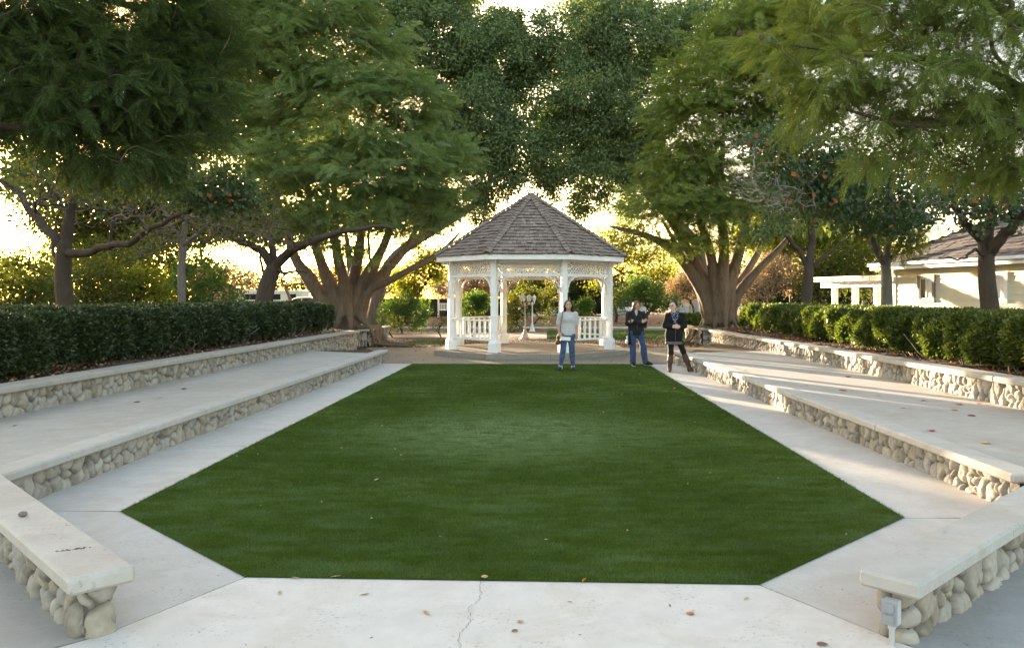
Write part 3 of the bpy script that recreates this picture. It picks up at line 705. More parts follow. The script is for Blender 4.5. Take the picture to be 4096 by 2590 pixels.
for k in range(8):
    p = octv(R_P, k); an = math.radians(22.5 + 45 * k); rad = np.array([math.cos(an), math.sin(an)])
    R = np.array([[math.cos(an), -math.sin(an), 0], [math.sin(an), math.cos(an), 0], [0, 0, 1]])
    b = MB(); b.box((*p, GF + 1.38), (.165, .165, 2.62), R, .012); post = b.build('post', M['white'], gz)
    b = MB(); b.lathe((*p, GF), [(.005, 0), (.19, 0), (.19, .26), (.15, .33), (.125, .345)], 4, sq=True)
    bb = np.array(b.v[0]) - np.array([*p, 0]); b.v[0] = bb @ R.T + np.array([*p, 0]); b.build('plinth', M['white'], post)
    b = MB()
    for dz in (.60, 1.02): b.box((*p, GF + dz), (.185, .185, .03), R, .008)
    b.build('post_trim', M['white'], post)
for k in range(8):
    a, c = octv(R_P, k), octv(R_P, k + 1); u = (c - a) / np.linalg.norm(c - a); nr = np.array([u[1], -u[0]]); L = np.linalg.norm(c - a)
    a2, c2 = a + u * .083, c - u * .083; V3 = lambda q, z: np.array([q[0], q[1], z])
    face_mid = (a + c) / 2; dirn = face_mid - np.array([GX, GY])
    # beam, lattice
    b = MB(); b.bar(V3(a2, 2.345), V3(c2, 2.345), .07, .075, bevel=.006); b.bar(V3(a2, 2.76), V3(c2, 2.76), .06, .11, bevel=.006)
    b.build('beam', M['white'], gz)
    b = MB(); z0, z1 = 2.382, 2.706; W = L - .166; H = z1 - z0; sp = .115
    for sg in (1, -1):
        off = .012 * sg
        for i in range(-6, int((W + H) / sp) + 2):
            x0 = i * sp - H * .0; 
            # strip from (x0,0) slanting by 45 degrees, clipped to the panel
            pa = [x0 - H, 0.0]; pb_ = [x0, H]
            if sg < 0: pa, pb_ = [x0, 0.0], [x0 - H, H]
            pts = []
            (xa, za), (xb, zb) = pa, pb_
            t0, t1 = 0.0, 1.0; dx = xb - xa
            for lim, s_ in ((0, 1), (W, -1)):
                q = (lim - xa) / dx
                if dx * s_ > 0: t0 = max(t0, q)
                else: t1 = min(t1, q)
            if t1 - t0 < .08: continue
            A = a2 + u * (xa + dx * t0); B = a2 + u * (xa + dx * t1)
            b.bar(V3(A, z0 + H * t0) + np.array([*(nr * off), 0]), V3(B, z0 + H * t1) + np.array([*(nr * off), 0]),   .010, .027, up=np.array([*(nr), 0]) * 0 + np.array([u[0], u[1], -(xb - xa > 0) * 2 + 1.]))
    b.build('lattice_panel', M['cream'] if False else M['white'], gz)
    # curved brackets
    for e, sgn in ((a2, 1), (c2, -1)):
        b = MB(); arc = []
        for t in np.linspace(0, PI / 2, 7):
            arc.append(V3(e + u * sgn * (.03 + .40 * (1 - math.cos(t))), 1.87 + .44 * math.sin(t)))
        for p0, p1 in zip(arc[:-1], arc[1:]):
            d = (p1 - p0) / np.linalg.norm(p1 - p0); b.bar(p0 - d * .012, p1 + d * .012, .045, .085, up=(*nr, 0))
        b.build('bracket', M['white'], gz)
    # railing on every side but the two openings on the axis
    if abs(dirn[0]) > .3:
        b = MB(); zt, zb = 1.055, .50
        b.bar(V3(a2, zt), V3(c2, zt), .09, .045, bevel=.008); b.bar(V3(a2, zb), V3(c2, zb), .05, .055, bevel=.006)
        n = 8
        for i in range(n):
            q = a2 + (c2 - a2) * (i + .5) / n; b.box((*q, (zt + zb) / 2), (.05, .05, zt - zb - .04), np.array([[u[0], -u[1], 0], [u[1], u[0], 0], [0, 0, 1]]))
        b.build('railing', M['white'], gz)
# roof: decking, overlapping shingle courses, hip caps, fascia
deck = MB(); ap = np.array([GX, GY, APZ - .06])
vv = [np.array([*octv(R_E, k), ROOFZ - .05]) for k in range(8)] + [ap]
deck.add(vv, [[k, (k + 1) % 8, 8] for k in range(8)]); roof = deck.build('roof', M['cream'], gz)
sh = MB(); rr = random.Random(9)
NCO = 19
for k in range(8):
    a = np.array([*octv(R_E + .06, k), ROOFZ - .02]); c = np.array([*octv(R_E + .06, k + 1), ROOFZ - .02]); AP = np.array([GX, GY, APZ])
    u = (c - a) / np.linalg.norm(c - a); m = (a + c) / 2; up = (AP - m); SL = np.linalg.norm(up); up /= SL; nrm = np.cross(u, up)
    if nrm[2] < 0: nrm = -nrm
    half = np.linalg.norm(c - a) / 2
    for j in range(NCO):
        s0 = SL * j / NCO; hw = half * (1 - s0 / SL); x = -hw; ln = SL / NCO * 1.25; sag = .03 * math.sin(PI * j / NCO)
        while x < hw - .01:
            w = min(rr.uniform(.10, .19), hw - x); 
            if hw - x - w < .04: w = hw - x
            j0 = rr.uniform(-.018, .012); lift = rr.uniform(.028, .055); th = .016
            top_w = max(.0, 1 - (s0 + ln) / SL) * half
            p = m + u * (x + w / 2) + up * (s0 + j0)
            q = m + u * (max(-top_w, min(top_w, x + w / 2))) + up * min(SL * .995, s0 + ln)
            wq = w - .006
            pts = [p - u * wq / 2 + nrm * lift, p + u * wq / 2 + nrm * (lift + rr.uniform(-.004, .004)), q + u * wq / 2 + nrm * .004, q - u * wq / 2 + nrm * .004]
            pts += [z - nrm * th for z in pts]
            sh.add(pts, [[0, 1, 2, 3], [4, 7, 6, 5], [0, 4, 5, 1], [1, 5, 6, 2], [3, 7, 4, 0]])
            x += w
sh.build('shingle_courses', M['shingle'], roof)
hc = MB()
for k in range(8):
    a = np.array([*octv(R_E + .07, k), ROOFZ]); AP = np.array([GX, GY, APZ + .03]); d = AP - a; L = np.linalg.norm(d); d /= L; n = 24
    side = np.cross(d, (0, 0, 1)); side /= np.linalg.norm(side); upn = np.cross(side, d)
    for i in range(n):
        s0 = L * i / n; p = a + d * s0 + upn * (.065 + rr.uniform(0, .02)); q = a + d * (s0 + L / n * 1.3) + upn * .045; w = .115 + rr.uniform(-.015, .015)
        for sg in (1, -1):
            o0 = side * sg * w; dn = -upn * .035
            pts = [p + upn * .012, p + o0 + dn, q + o0 * .95 + dn, q + upn * .006]; pts += [z - upn * .014 for z in pts]
            f = [[0, 1, 2, 3], [4, 7, 6, 5], [0, 4, 5, 1], [1, 5, 6, 2], [2, 6, 7, 3], [3, 7, 4, 0]]
            hc.add(pts, f if sg > 0 else [q_[::-1] for q_ in f])
hc.build('hip_cap', M['shingle'], roof)
fs = MB()
for k in range(8):
    a, c = octv(R_E, k), octv(R_E, k + 1); fs.bar((*a, 2.842), (*c, 2.842), .035, .145)
fs.build('fascia', M['white'], roof)
sf = MB()
for k in range(8):
    A, B, Cc, D = octv(R_E - .03, k), octv(R_E - .03, k + 1), octv(R_P - .1, k + 1), octv(R_P - .1, k)
    sf.add([(*A, 2.80), (*B, 2.80), (*Cc, 2.815), (*D, 2.815)], [[3, 2, 1, 0]])
sf.build('soffit', M['cream'], roof)
fn = MB(); fn.lathe((GX, GY, APZ - .05), [(.09, 0), (.075, .06), (.02, .09), (.012, .12), (.008, .30), (.001, .34)], 8); fn.build('finial', M['shingle'], roof, True)
# fairy lights under the back beams
sl = MB(); r_ = random.Random(4)
for k in (0, 1, 2, 3):
    a, c = octv(R_P - .09, k), octv(R_P - .09, k + 1); pr = None
    for i in range(13):
        q = a + (c - a) * (i / 12); p = np.array([*q, 2.33 - .02 * math.sin(i * 2.1)]); dl = r_.uniform(.03, .13)
        if pr is not None: sl.tube([pr, p], .004, 4)
        sl.tube([p, p - np.array([0, 0, dl])], .0035, 4); sl.sphere(p - np.array([0, 0, dl + .012]), (.011, .011, .018), 6); pr = p
tag(sl.build('string_lights', simple('lamp_glass', (.8, .7, .5), .3, .1), None, True), 'string of small icicle lights hanging under the back beams of the gazebo', 'string lights')

# ------------------------------------------------------------------ trees
def mk_tree(name, label, cat, base, group): return thing(name, label, cat, base, group)
FIG_G = 'spreading many-stemmed trees beside the gazebo'
def spreading_tree(label, bx, by, bz, limbs, blobs, seed, leaf, nclus, per, fsize, buttress):
    r = np.random.default_rng(seed); t = thing('spreading_tree', label, 'tree', (bx, by, bz), FIG_G)
    S = SDF(); B = np.array([bx, by, bz])
    S.cone(B + (0, 0, -.2), B + (0, 0, 1.0), .44, .38, .12)
    for ang, ln in buttress:
        d = np.array([math.cos(ang), math.sin(ang), 0]); S.chain([B + d * .3 + (0, 0, 1.25), B + d * .44 + (0, 0, .55), B + d * (.47 + ln) + (0, 0, .02)], [.12, .13, .06], .07)
    nodes, tubes = [], []
    for pts, r0, r1 in limbs:
        P = spline([q for q in pts], 26); ln = np.linspace(0, 1, 26); R = r0 * (1 - ln) ** .8 * .55 + r0 * .45 * (1 - ln) + r1
        R = R * (1 + .05 * np.sin(ln * 22 + r.uniform(0, 6)))
        k = 11; S.chain(P[:k + 1:2], R[:k + 1:2] * .92, .05); tubes.append((P[k - 2:], R[k - 2:]))
        nodes += [P[i] for i in range(12, 26, 2)]
    v, f = S.mesh(.030, .12, clip=(bz - .08, bz + 3.6))
    th = np.arctan2(v[:, 1] - by, v[:, 0] - bx); n = np.sin(v[:, 2] * 2.1 + 13 * th) * .016 + np.sin(v[:, 2] * 1.3 - 23 * th + 1) * .010 + r.normal(0, .003, len(v))
    c = v - np.array([bx, by, 0]); c[:, 2] = 0; c /= np.linalg.norm(c, axis=1, keepdims=True) + 1e-6; v = v + c * n[:, None]
    tr = mesh_np('trunk', v, f, M['bark_fig'], t)
    tubes_mesh('limb', tubes, M['bark_fig'], t, 10)
    cent, out = pts_in_blobs(r, blobs, nclus, .28)
    br = branch_out(r, nodes, cent[r.choice(nclus, min(nclus, 240), replace=False)], .1, .011, .42, .16)
    tubes_mesh('branches', br, M['bark_fig'], t, 5)
    return t, r, cent, out
def P3(x, y, d): return at(x, y, d)
def finish_fern(t, r, cent, out, per, size, m, spread=.5, kind='frond_far'):
    v, f = leaf_cloud(r, cent, per, spread, size, out * np.array([1, 1, .3]), kind, .10, .30, .35, .45)
    return mesh_np('crown', v, f, m, t, False)
L = [([P3(1345, 1290, 29.2), P3(1300, 1215, 29.1), P3(1235, 1110, 29.0), P3(1180, 1030, 29.2), P3(1130, 860, 29.3), P3(1050, 600, 29)], .30, .05),
     ([P3(1365, 1270, 29.3), P3(1330, 1160, 29.0), P3(1285, 1050, 28.8), P3(1250, 920, 28.4), P3(1220, 650, 28)], .27, .05),
     ([P3(1390, 1270, 29.2), P3(1380, 1150, 28.9), P3(1350, 1020, 28.4), P3(1335, 860, 27.8), P3(1350, 500, 27)], .24, .05),
     ([P3(1400, 1270, 29.3), P3(1410, 1150, 29.2), P3(1435, 1010, 29.4), P3(1450, 860, 29.6), P3(1480, 450, 29)], .25, .05),
     ([P3(1410, 1270, 29.3), P3(1440, 1160, 29.1), P3(1500, 1050, 28.7), P3(1555, 930, 28.3), P3(1640, 650, 27.5)], .26, .05),
     ([P3(1420, 1275, 29.4), P3(1470, 1160, 29.6), P3(1550, 1075, 29.8), P3(1630, 980, 30), P3(1720, 800, 30)], .25, .05),
     ([P3(1425, 1260, 29.2), P3(1475, 1165, 28.9), P3(1560, 1120, 28.3), P3(1680, 1055, 27.7), P3(1770, 1000, 27.3), P3(1840, 930, 27)], .16, .03),
     ([P3(1400, 1280, 29.8), P3(1420, 1180, 30.5), P3(1400, 1050, 31.5), P3(1380, 900, 32)], .24, .05)]
bl = lambda x, y, d, r, rz=None: (*at(x, y, d), r, rz or r)
LB = [bl(900, 60, 29, 3.0, 2.6), bl(1200, 150, 28, 3.0, 2.4), bl(1380, 420, 27.5, 2.8, 2.0), bl(1620, 380, 28, 1.7, 1.3), bl(1740, 620, 28, 1.6, 1.3), bl(1520, 680, 26.5, 2.4, 1.7), bl(1180, 660, 27, 2.3, 1.5),
      bl(1770, 800, 27.5, 1.2, .8), bl(1450, 860, 26.5, 1.7, .7), bl(900, 450, 29, 2.6, 1.6), bl(1000, -250, 29, 3.2, 2), bl(1350, 20, 29, 1.8, 1.3), bl(1200, 880, 27, 1.3, .6), bl(1660, 890, 27, 1.1, .5), bl(1530, 190, 29, 1.2, .9), bl(1340, 1000, 27, 1.0, .32), bl(1440, 1055, 26.8, .7, .22), bl(1510, 985, 27, 1.0, .3)]
bx, by, _ = at(1392, 1300, 29.3)
t, r, cent, out = spreading_tree('spreading brown-stemmed tree with feathery crown to the left of the gazebo', bx, by, .56, L, LB, 31, None, 1550, 0, 0, [(-2.6, .5), (-1.9, .35), (-1.2, .4), (-.5, .55), (.4, .3), (2.6, .4), (1.5, .3)])
finish_fern(t, r, cent, out, 17, .44, M['leaf_fern'], .55)
b = MB(); rr = random.Random(2)     # roots spilling over the planter corner
for i in range(11):
    x0 = -6.9 + rr.uniform(-.5, .4); e = np.array([-5.55 + rr.uniform(-.5, .9), 28.0 + rr.uniform(-.5, 1.2), .03]); ed = np.array([-6.28, 28.6 + rr.uniform(-.6, 1.1), .60])
    b.tube(spline([(x0, 29.0, .62), ed, (ed[0] + .12, ed[1] - .05, .34), (ed[0] + .25, ed[1] - .1, .10), e], 16), np.linspace(.075, .025, 16) * rr.uniform(.7, 1.3), 6)
b.build('roots', M['bark_fig'], t, True)
Rl = [([P3(2845, 1280, 30.4), P3(2810, 1170, 30.2), P3(2745, 1060, 29.8), P3(2665, 980, 29.4), P3(2560, 935, 29), P3(2440, 905, 28.6)], .27, .04),
      ([P3(2860, 1280, 30.4), P3(2830, 1160, 30.2), P3(2770, 1030, 29.9), P3(2700, 910, 29.6), P3(2600, 760, 29)], .25, .05),
      ([P3(2870, 1280, 30.3), P3(2862, 1150, 30.0), P3(2840, 1010, 29.7), P3(2795, 850, 29.4), P3(2760, 560, 29)], .25, .05),
      ([P3(2885, 1280, 30.2), P3(2888, 1140, 29.9), P3(2895, 970, 29.6), P3(2880, 800, 29.3), P3(2900, 450, 29)], .26, .05),
      ([P3(2900, 1280, 30.3), P3(2918, 1140, 30.1), P3(2960, 990, 29.9), P3(2995, 850, 29.6), P3(3050, 550, 29)], .26, .05),
      ([P3(2910, 1280, 30.4), P3(2950, 1180, 30.3), P3(3035, 1075, 30.1), P3(3125, 985, 29.9), P3(3220, 860, 29.5)], .22, .04),
      ([P3(2905, 1280, 30.7), P3(2935, 1170, 31.2), P3(2985, 1090, 31.6), P3(3050, 960, 32), P3(3100, 700, 32)], .2, .05),
      ([P3(2850, 1280, 30.8), P3(2800, 1140, 31.4), P3(2740, 1040, 32), P3(2650, 880, 32.5)], .2, .05)]
RBl = [bl(2900, 330, 30, 2.6, 1.6), bl(2760, 470, 29.5, 1.9, 1.3), bl(2680, 700, 29.5, 1.5, 1.3), bl(2640, 830, 28.5, 1.5, .7), bl(2820, 820, 28.5, 1.9, 1.1), bl(2980, 750, 29.5, 2.0, 1.5), bl(3150, 450, 30, 2.6, 2.2), bl(2980, 140, 31, 2.4, 1.3),
       bl(2880, 950, 28.8, 1.5, .5), bl(3250, 800, 30.5, 2, 1.2), bl(3300, 100, 31, 3, 2), bl(2590, 960, 29, .9, .4), bl(2790, 620, 28.7, 1.2, 1.0), bl(2750, 1000, 28.4, .9, .3)]
bx, by, _ = at(2882, 1300, 30.5)
t, r, cent, out = spreading_tree('spreading brown-stemmed tree with fan of fused trunks to the right of the gazebo', bx, by, .55, Rl, RBl, 32, None, 1150, 0, 0, [(-2.8, .3), (-2.1, .25), (-1.5, .3), (-.8, .25), (-.2, .35), (1.2, .3), (3.0, .3)])
finish_fern(t, r, cent, out, 16, .44, M['leaf_fern_gold'], .55)
b = MB()
for i in range(6):
    e = np.array([4.75 + rr.uniform(-.5, .3), 29.2 + rr.uniform(-.5, 1.2), .02]); ed = np.array([5.46, 29.5 + rr.uniform(0, 1.2), .56])
    b.tube(spline([(6.0, 30, .58), ed, (ed[0] - .15, ed[1] - .05, .3), (ed[0] - .3, ed[1] - .1, .1), e], 16), np.linspace(.07, .025, 16), 6)
b.build('roots', M['bark_fig'], t, True)

# tall dense fig trees behind the gazebo
FG = 'tall dense dark green trees behind the gazebo'
for lab, tx, td, pts, blobs, seed, m in (
    ('tall dense dark green tree behind the gazebo, crown left of the sky gap', 1480, 41, [P3(1480, 1250, 41), P3(1560, 1050, 41), P3(1800, 880, 40.5), P3(1950, 760, 40), P3(1960, 500, 40)],
     [bl(1560, 60, 42, 2.6), bl(1760, 180, 41, 3.0), bl(1980, 230, 41, 2.9, 2.4), bl(1930, 480, 40, 2.6, 2.2), bl(2070, 600, 39.5, 1.9, 1.9), bl(1960, 720, 40, 1.7, 1.3), bl(1920, 830, 40, .9, .8), bl(1750, -150, 43, 3.4), bl(1800, 560, 42, 2.6, 2.2), bl(2020, 120, 42, 1.6, 1.1), bl(1700, 820, 43, 2.2, 1.2), bl(2090, 330, 41, 1.4, 1.2)], 61, 'leaf_fig'),
    ('tall dense dark green tree behind the gazebo, crown right of the sky gap', 2860, 43, [P3(2860, 1250, 43), P3(2800, 1000, 42.5), P3(2600, 780, 42), P3(2460, 500, 41), P3(2440, 200, 41)],
     [bl(2290, 170, 41, 2.8, 2.4), bl(2520, 170, 41, 3.0, 2.4), bl(2330, 420, 40, 2.7, 2.3), bl(2560, 430, 40.5, 2.8, 2.3), bl(2380, 680, 40, 1.9, 1.3), bl(2560, 680, 41, 2.2, 1.6), bl(2330, 800, 40.5, 1.3, .7), bl(2480, 810, 41, 1.3, .7), bl(2800, 160, 43, 3.2, 2.6), bl(2250, 620, 40, 1.4, 1.3), bl(2420, -130, 42, 3.6, 2.4), bl(2750, 700, 43, 2.2, 2), bl(2180, 760, 40.5, .9, .6), bl(3050, 0, 44, 3, 2.6), bl(2235, 470, 40.5, 1.7, 1.5), bl(2215, 680, 40, 1.2, .9), bl(2420, 560, 41.5, 2.4, 2.0)], 62, 'leaf_fig')):
    r = np.random.default_rng(seed); b0 = at(tx, 1250, td); b0[2] = 0
    t = thing('fig_tree', lab, 'tree', b0, FG); pts[0][2] = -.05
    P = spline(pts, 22); Rr = np.linspace(.34, .1, 22); tubes_mesh('trunk', [(P, Rr)], M['bark_fig'], t, 10)
    cent, out = pts_in_blobs(r, blobs, 1250, .42)
    br = branch_out(r, [P[i] for i in range(6, 22, 2)], cent[r.choice(len(cent), 260, replace=False)], .12, .013, .45, .25)
    tubes_mesh('branches', br, M['bark_fig'], t, 5)
    v, f = leaf_cloud(r, cent, 165, r.uniform(.42, .85, len(cent)), .165, out * .4, 'leaf', .55, .9)
    mesh_np('crown', v, f, M[m], t, False)

# pear-like street trees along the two hedges
def small_tree(name, label, cat, group, trunk, rad, limbs, blobs, seed, nt, leaf_specs, barkm, twigm, twig_extra=None, rtip=.006, rmax=.1):
    r = np.random.default_rng(seed); p0 = np.array(trunk[0]); t = thing(name, label, cat, p0, group)
    P = spline(trunk, 16); n = len(P); tubes = [(P, np.linspace(rad, rad * .8, n) * (1 + .25 * np.exp(-np.arange(n) / 1.5)))]
    nodes = [P[-1]]
    for pts, r0, r1 in limbs:
        Q = spline([P[-2]] + list(pts), 18); Q = Q + np.vstack([np.zeros(3), r.normal(0, .02, (17, 3))]); tubes.append((Q, np.linspace(r0, r1, 18))); nodes += [Q[i] for i in range(5, 18, 2)]
    tubes_mesh('trunk', tubes, M[barkm], t, 10)
    cent, out = pts_in_blobs(r, blobs, nt, .35)
    br = branch_out(r, nodes, cent, .14, rtip, .45, rmax, 5)
    tubes_mesh('branches', br, M[twigm], t, 5)
    tips = np.array([q[0][-1] for q in br])
    if twig_extra:                                   # fine bare twigs
        k, ln, rt, mm, tb = twig_extra; c2, o2 = pts_in_blobs(r, tb, k * 3, .2)
        allp = np.vstack([q[0] for q in br] + [q[0] for q in tubes[1:]]); near = [a for a in allp if min(np.linalg.norm((a - np.array(b_[:3])) / b_[3]) for b_ in tb) < 1.7]
        tw = branch_out(r, near[::2] if len(near) > 4 else list(allp[::6]), c2, .10, rt * .45, .42, .02, 4)
        tubes_mesh('twigs', tw, M[mm], t, 4)
    for nm, which, per, spread, size, kind, m, drp in leaf_specs:
        if isinstance(which, list): c, o_ = pts_in_blobs(r, which, per[0], .3); pr = per[1]
        else: c, o_, pr = cent, out, per
        v, f = leaf_cloud(r, c, pr, spread, size, o_ * .3, kind, drp)
        mesh_np(nm, v, f, M[m], t, False)
    return t
LG, RG = 'trees growing in the left hedge bed', 'trees growing in the right hedge bed'
small_tree('pear_tree', 'dark rough-barked tree in the left hedge, low sun behind its fork', 'tree', LG, [at(262, 1330, 15) * [1, 1, 0] + [0, 0, .5], at(262, 1250, 15), at(252, 1100, 15), at(258, 985, 15)], .165,
    [([at(215, 945, 15), at(150, 880, 15.3), at(60, 760, 15.6), at(-60, 690, 16)], .10, .04), ([at(275, 900, 15), at(290, 800, 14.9), at(300, 650, 14.7)], .12, .05), ([at(330, 1015, 14.8), at(420, 985, 14.4), at(520, 965, 14), at(640, 900, 13.6), at(760, 840, 13.2)], .085, .03)],
    [bl(60, 700, 16, 1.6, .9), bl(320, 650, 15, 1.5, 1.0), bl(560, 800, 14.2, 1.1, .5), bl(830, 800, 13.5, .9, .45), bl(180, 850, 15.5, 1.2, .5)], 71, 150,
    [('crown', [bl(820, 765, 13.4, .8, .38), bl(930, 720, 13.4, .45, .25), bl(990, 800, 13.3, .35, .22)], (190, 12), .18, .075, 'round', 'leaf_pear', .5), ('autumn_leaves', [bl(830, 740, 13.2, .75, .3), bl(920, 790, 13.1, .5, .25)], (26, 3), .16, .075, 'round', 'leaf_orange', .5),
     ('leaf_sprays', [bl(120, 720, 16, 1.7, .9), bl(350, 650, 15, 1.4, .9)], (90, 14), .3, .07, 'round', 'leaf_olive', .4)], 'bark_dark', 'twig_dark', (230, .35, .006, 'twig_fg', [bl(700, 900, 13.8, 1.2, .5), bl(980, 880, 14, .9, .5), bl(300, 820, 15, 1.4, .6), bl(120, 800, 15.4, 1.0, .5)]))
small_tree('pear_tree', 'slim straight dark tree in the left hedge, second from the near end', 'tree', LG, [at(728, 1300, 20) * [1, 1, 0] + [0, 0, .5], at(728, 1220, 20), at(726, 1080, 20), at(735, 960, 20)], .105,
    [([at(700, 920, 20), at(660, 850, 20), at(620, 740, 20.2)], .055, .03), ([at(745, 880, 20), at(750, 760, 20), at(760, 600, 20)], .07, .03), ([at(790, 930, 19.7), at(860, 870, 19.4), at(930, 800, 19)], .05, .025)],
    [bl(640, 850, 20, 1.1, .8), bl(780, 800, 20, 1.3, .9), bl(900, 900, 19.6, 1.1, .6), bl(700, 980, 20, 1.2, .4)], 72, 140,
    [('crown', 0, 9, .28, .07, 'round', 'leaf_olive', .4)], 'bark_grey', 'twig_dark', (150, .4, .005, 'twig', [bl(760, 900, 20, 1.8, .8), bl(620, 1000, 20, 1.3, .3)]))
small_tree('pear_tree', 'dark leaning forked tree at the far end of the left hedge', 'tree', LG, [at(1052, 1290, 25) * [1, 1, 0] + [0, 0, .5], at(1055, 1220, 25), at(1072, 1130, 25), at(1100, 1060, 25)], .30,
    [([at(1055, 1010, 24.8), at(1000, 980, 24.5), at(930, 950, 24), at(850, 890, 23.5)], .17, .05), ([at(1090, 990, 25), at(1060, 900, 25), at(1010, 780, 25)], .14, .05), ([at(1150, 1010, 24.6), at(1230, 975, 24), at(1330, 935, 23.5), at(1480, 905, 23), at(1580, 910, 22.6)], .17, .03), ([at(1140, 1090, 24.7), at(1190, 1085, 24.4), at(1230, 1090, 24.2)], .06, .02)],
    [bl(880, 880, 24, 1.6, .9), bl(1050, 800, 25, 1.6, 1.0), bl(1180, 930, 24, 1.3, .5), bl(1400, 900, 23.4, 1.0, .3)], 73, 150,
    [('crown', 0, 7, .3, .075, 'round', 'leaf_olive', .4)], 'bark_dark', 'twig_dark', (260, .42, .008, 'twig_fg', [bl(980, 940, 24, 1.6, .5), bl(1180, 960, 23.8, 1.2, .4), bl(900, 800, 24, 1.4, .8)]), .007)
small_tree('pear_tree', 'thick near trunk in the right hedge standing before the sunlit house wall', 'tree', RG, [at(3962, 1300, 15) * [1, 1, 0] + [0, 0, .5], at(3962, 1260, 15), at(3948, 1130, 15), at(3945, 1020, 15)], .175,
    [([at(3925, 960, 15), at(3870, 900, 14.9), at(3820, 830, 14.8), at(3790, 720, 14.6)], .11, .04), ([at(3990, 960, 14.8), at(4060, 900, 14.6), at(4130, 820, 14.3), at(4220, 700, 14)], .12, .05), ([at(3900, 1000, 14.7), at(3850, 1035, 14.5), at(3760, 1030, 14.3)], .035, .012), ([at(3960, 900, 15.2), at(3970, 760, 15.4), at(3960, 600, 15.6)], .1, .04)],
    [bl(3850, 830, 14.6, .9, .55), bl(4050, 800, 14.4, .9, .6), bl(3960, 700, 15, 1.1, .6), bl(4150, 650, 14.6, 1.0, .8)], 74, 120,
    [('crown', [bl(3880, 860, 14.5, .75, .45), bl(4040, 800, 14.4, .9, .5), bl(3800, 760, 14.6, .7, .4), bl(3940, 690, 15, 1.0, .5)], (150, 13), .2, .078, 'round', 'leaf_pear', .5), ('autumn_leaves', [bl(3880, 830, 14.3, .8, .5), bl(3800, 700, 14.2, .6, .3)], (16, 2), .2, .08, 'round', 'leaf_orange', .5)], 'bark_dark', 'twig_dark', (60, .3, .004, 'twig_pale', [bl(3800, 800, 14.4, .9, .5)]))
small_tree('pear_tree', 'grey-barked tree in the right hedge with red-tinged leaves and bare pale twigs', 'tree', RG, [at(3548, 1290, 20) * [1, 1, 0] + [0, 0, .5], at(3548, 1240, 20), at(3546, 1120, 20), at(3540, 1045, 20)], .155,
    [([at(3500, 985, 19.8), at(3470, 940, 19.5), at(3440, 880, 19), at(3370, 800, 18), at(3250, 740, 17), at(3120, 700, 16.4)], .10, .03), ([at(3560, 940, 20), at(3565, 830, 20), at(3560, 650, 20)], .10, .05), ([at(3590, 1000, 19.8), at(3660, 960, 19.5), at(3730, 910, 19.2)], .06, .02), ([at(3480, 930, 19.3), at(3560, 890, 18.7), at(3650, 885, 18.2), at(3760, 880, 17.8)], .08, .03)],
    [bl(3050, 640, 16.5, .9, .5), bl(3250, 640, 17, 1.2, .7), bl(3150, 780, 16.6, .9, .4), bl(3350, 830, 18, 1.1, .5), bl(3480, 700, 18.5, 1.2, .9), bl(3650, 800, 18.5, .9, .6), bl(3560, 560, 19, 1.3, .8)], 75, 200,
    [('crown', [bl(3080, 560, 16.6, .8, .45), bl(3250, 600, 17, 1.1, .6), bl(3280, 800, 17.4, 1.1, .5), bl(3400, 860, 18, 1.0, .35), bl(3480, 700, 18.5, 1.2, .8), bl(3650, 800, 18.5, .8, .6), bl(3130, 700, 16.6, .7, .3), bl(3050, 900, 17, .7, .25), bl(3600, 900, 18, .9, .35), bl(3350, 700, 17, 1.0, .6)], (900, 12), .24, .085, 'round', 'leaf_pear', .5),
     ('leaf_sprays', [bl(3650, 960, 19.2, .45, .35), bl(3600, 900, 19, .5, .25), bl(3700, 920, 19.3, .35, .25)], (46, 7), .2, .26, 'frond_far', 'leaf_gold', .5),
     ('autumn_leaves', [bl(3080, 560, 16.2, .8, .45), bl(3250, 700, 16.6, 1.2, .8), bl(3450, 820, 17.4, 1.1, .6)], (95, 1), .22, .095, 'round', 'leaf_orange', .5)], 'bark_grey', 'twig', (150, .34, .006, 'twig_pale', [bl(3010, 740, 16.2, .75, .4), bl(3120, 800, 16.4, .8, .35), bl(2960, 580, 16.5, .5, .4)]))
small_tree('honey_locust_tree', 'forked brown tree at the far end of the right hedge beside the pergola', 'tree', RG, [at(3225, 1270, 26) * [1, 1, 0] + [0, 0, .5], at(3225, 1215, 26), at(3232, 1130, 26), at(3235, 1060, 26)], .20,
    [([at(3200, 1010, 26), at(3160, 960, 25.8), at(3120, 900, 25.6)], .10, .05), ([at(3245, 960, 26), at(3245, 850, 26), at(3240, 700, 26)], .15, .06), ([at(3290, 1030, 25.8), at(3350, 985, 25.6), at(3420, 930, 25.4)], .07, .03)],
    [bl(3150, 850, 26, 1.4, .7), bl(3330, 850, 26, 1.5, .7), bl(3250, 700, 26, 1.8, 1.0)], 76, 130,
    [('crown', 0, 7, .4, .34, 'frond_far', 'leaf_fern', .2)], 'bark_dark', 'twig_dark')

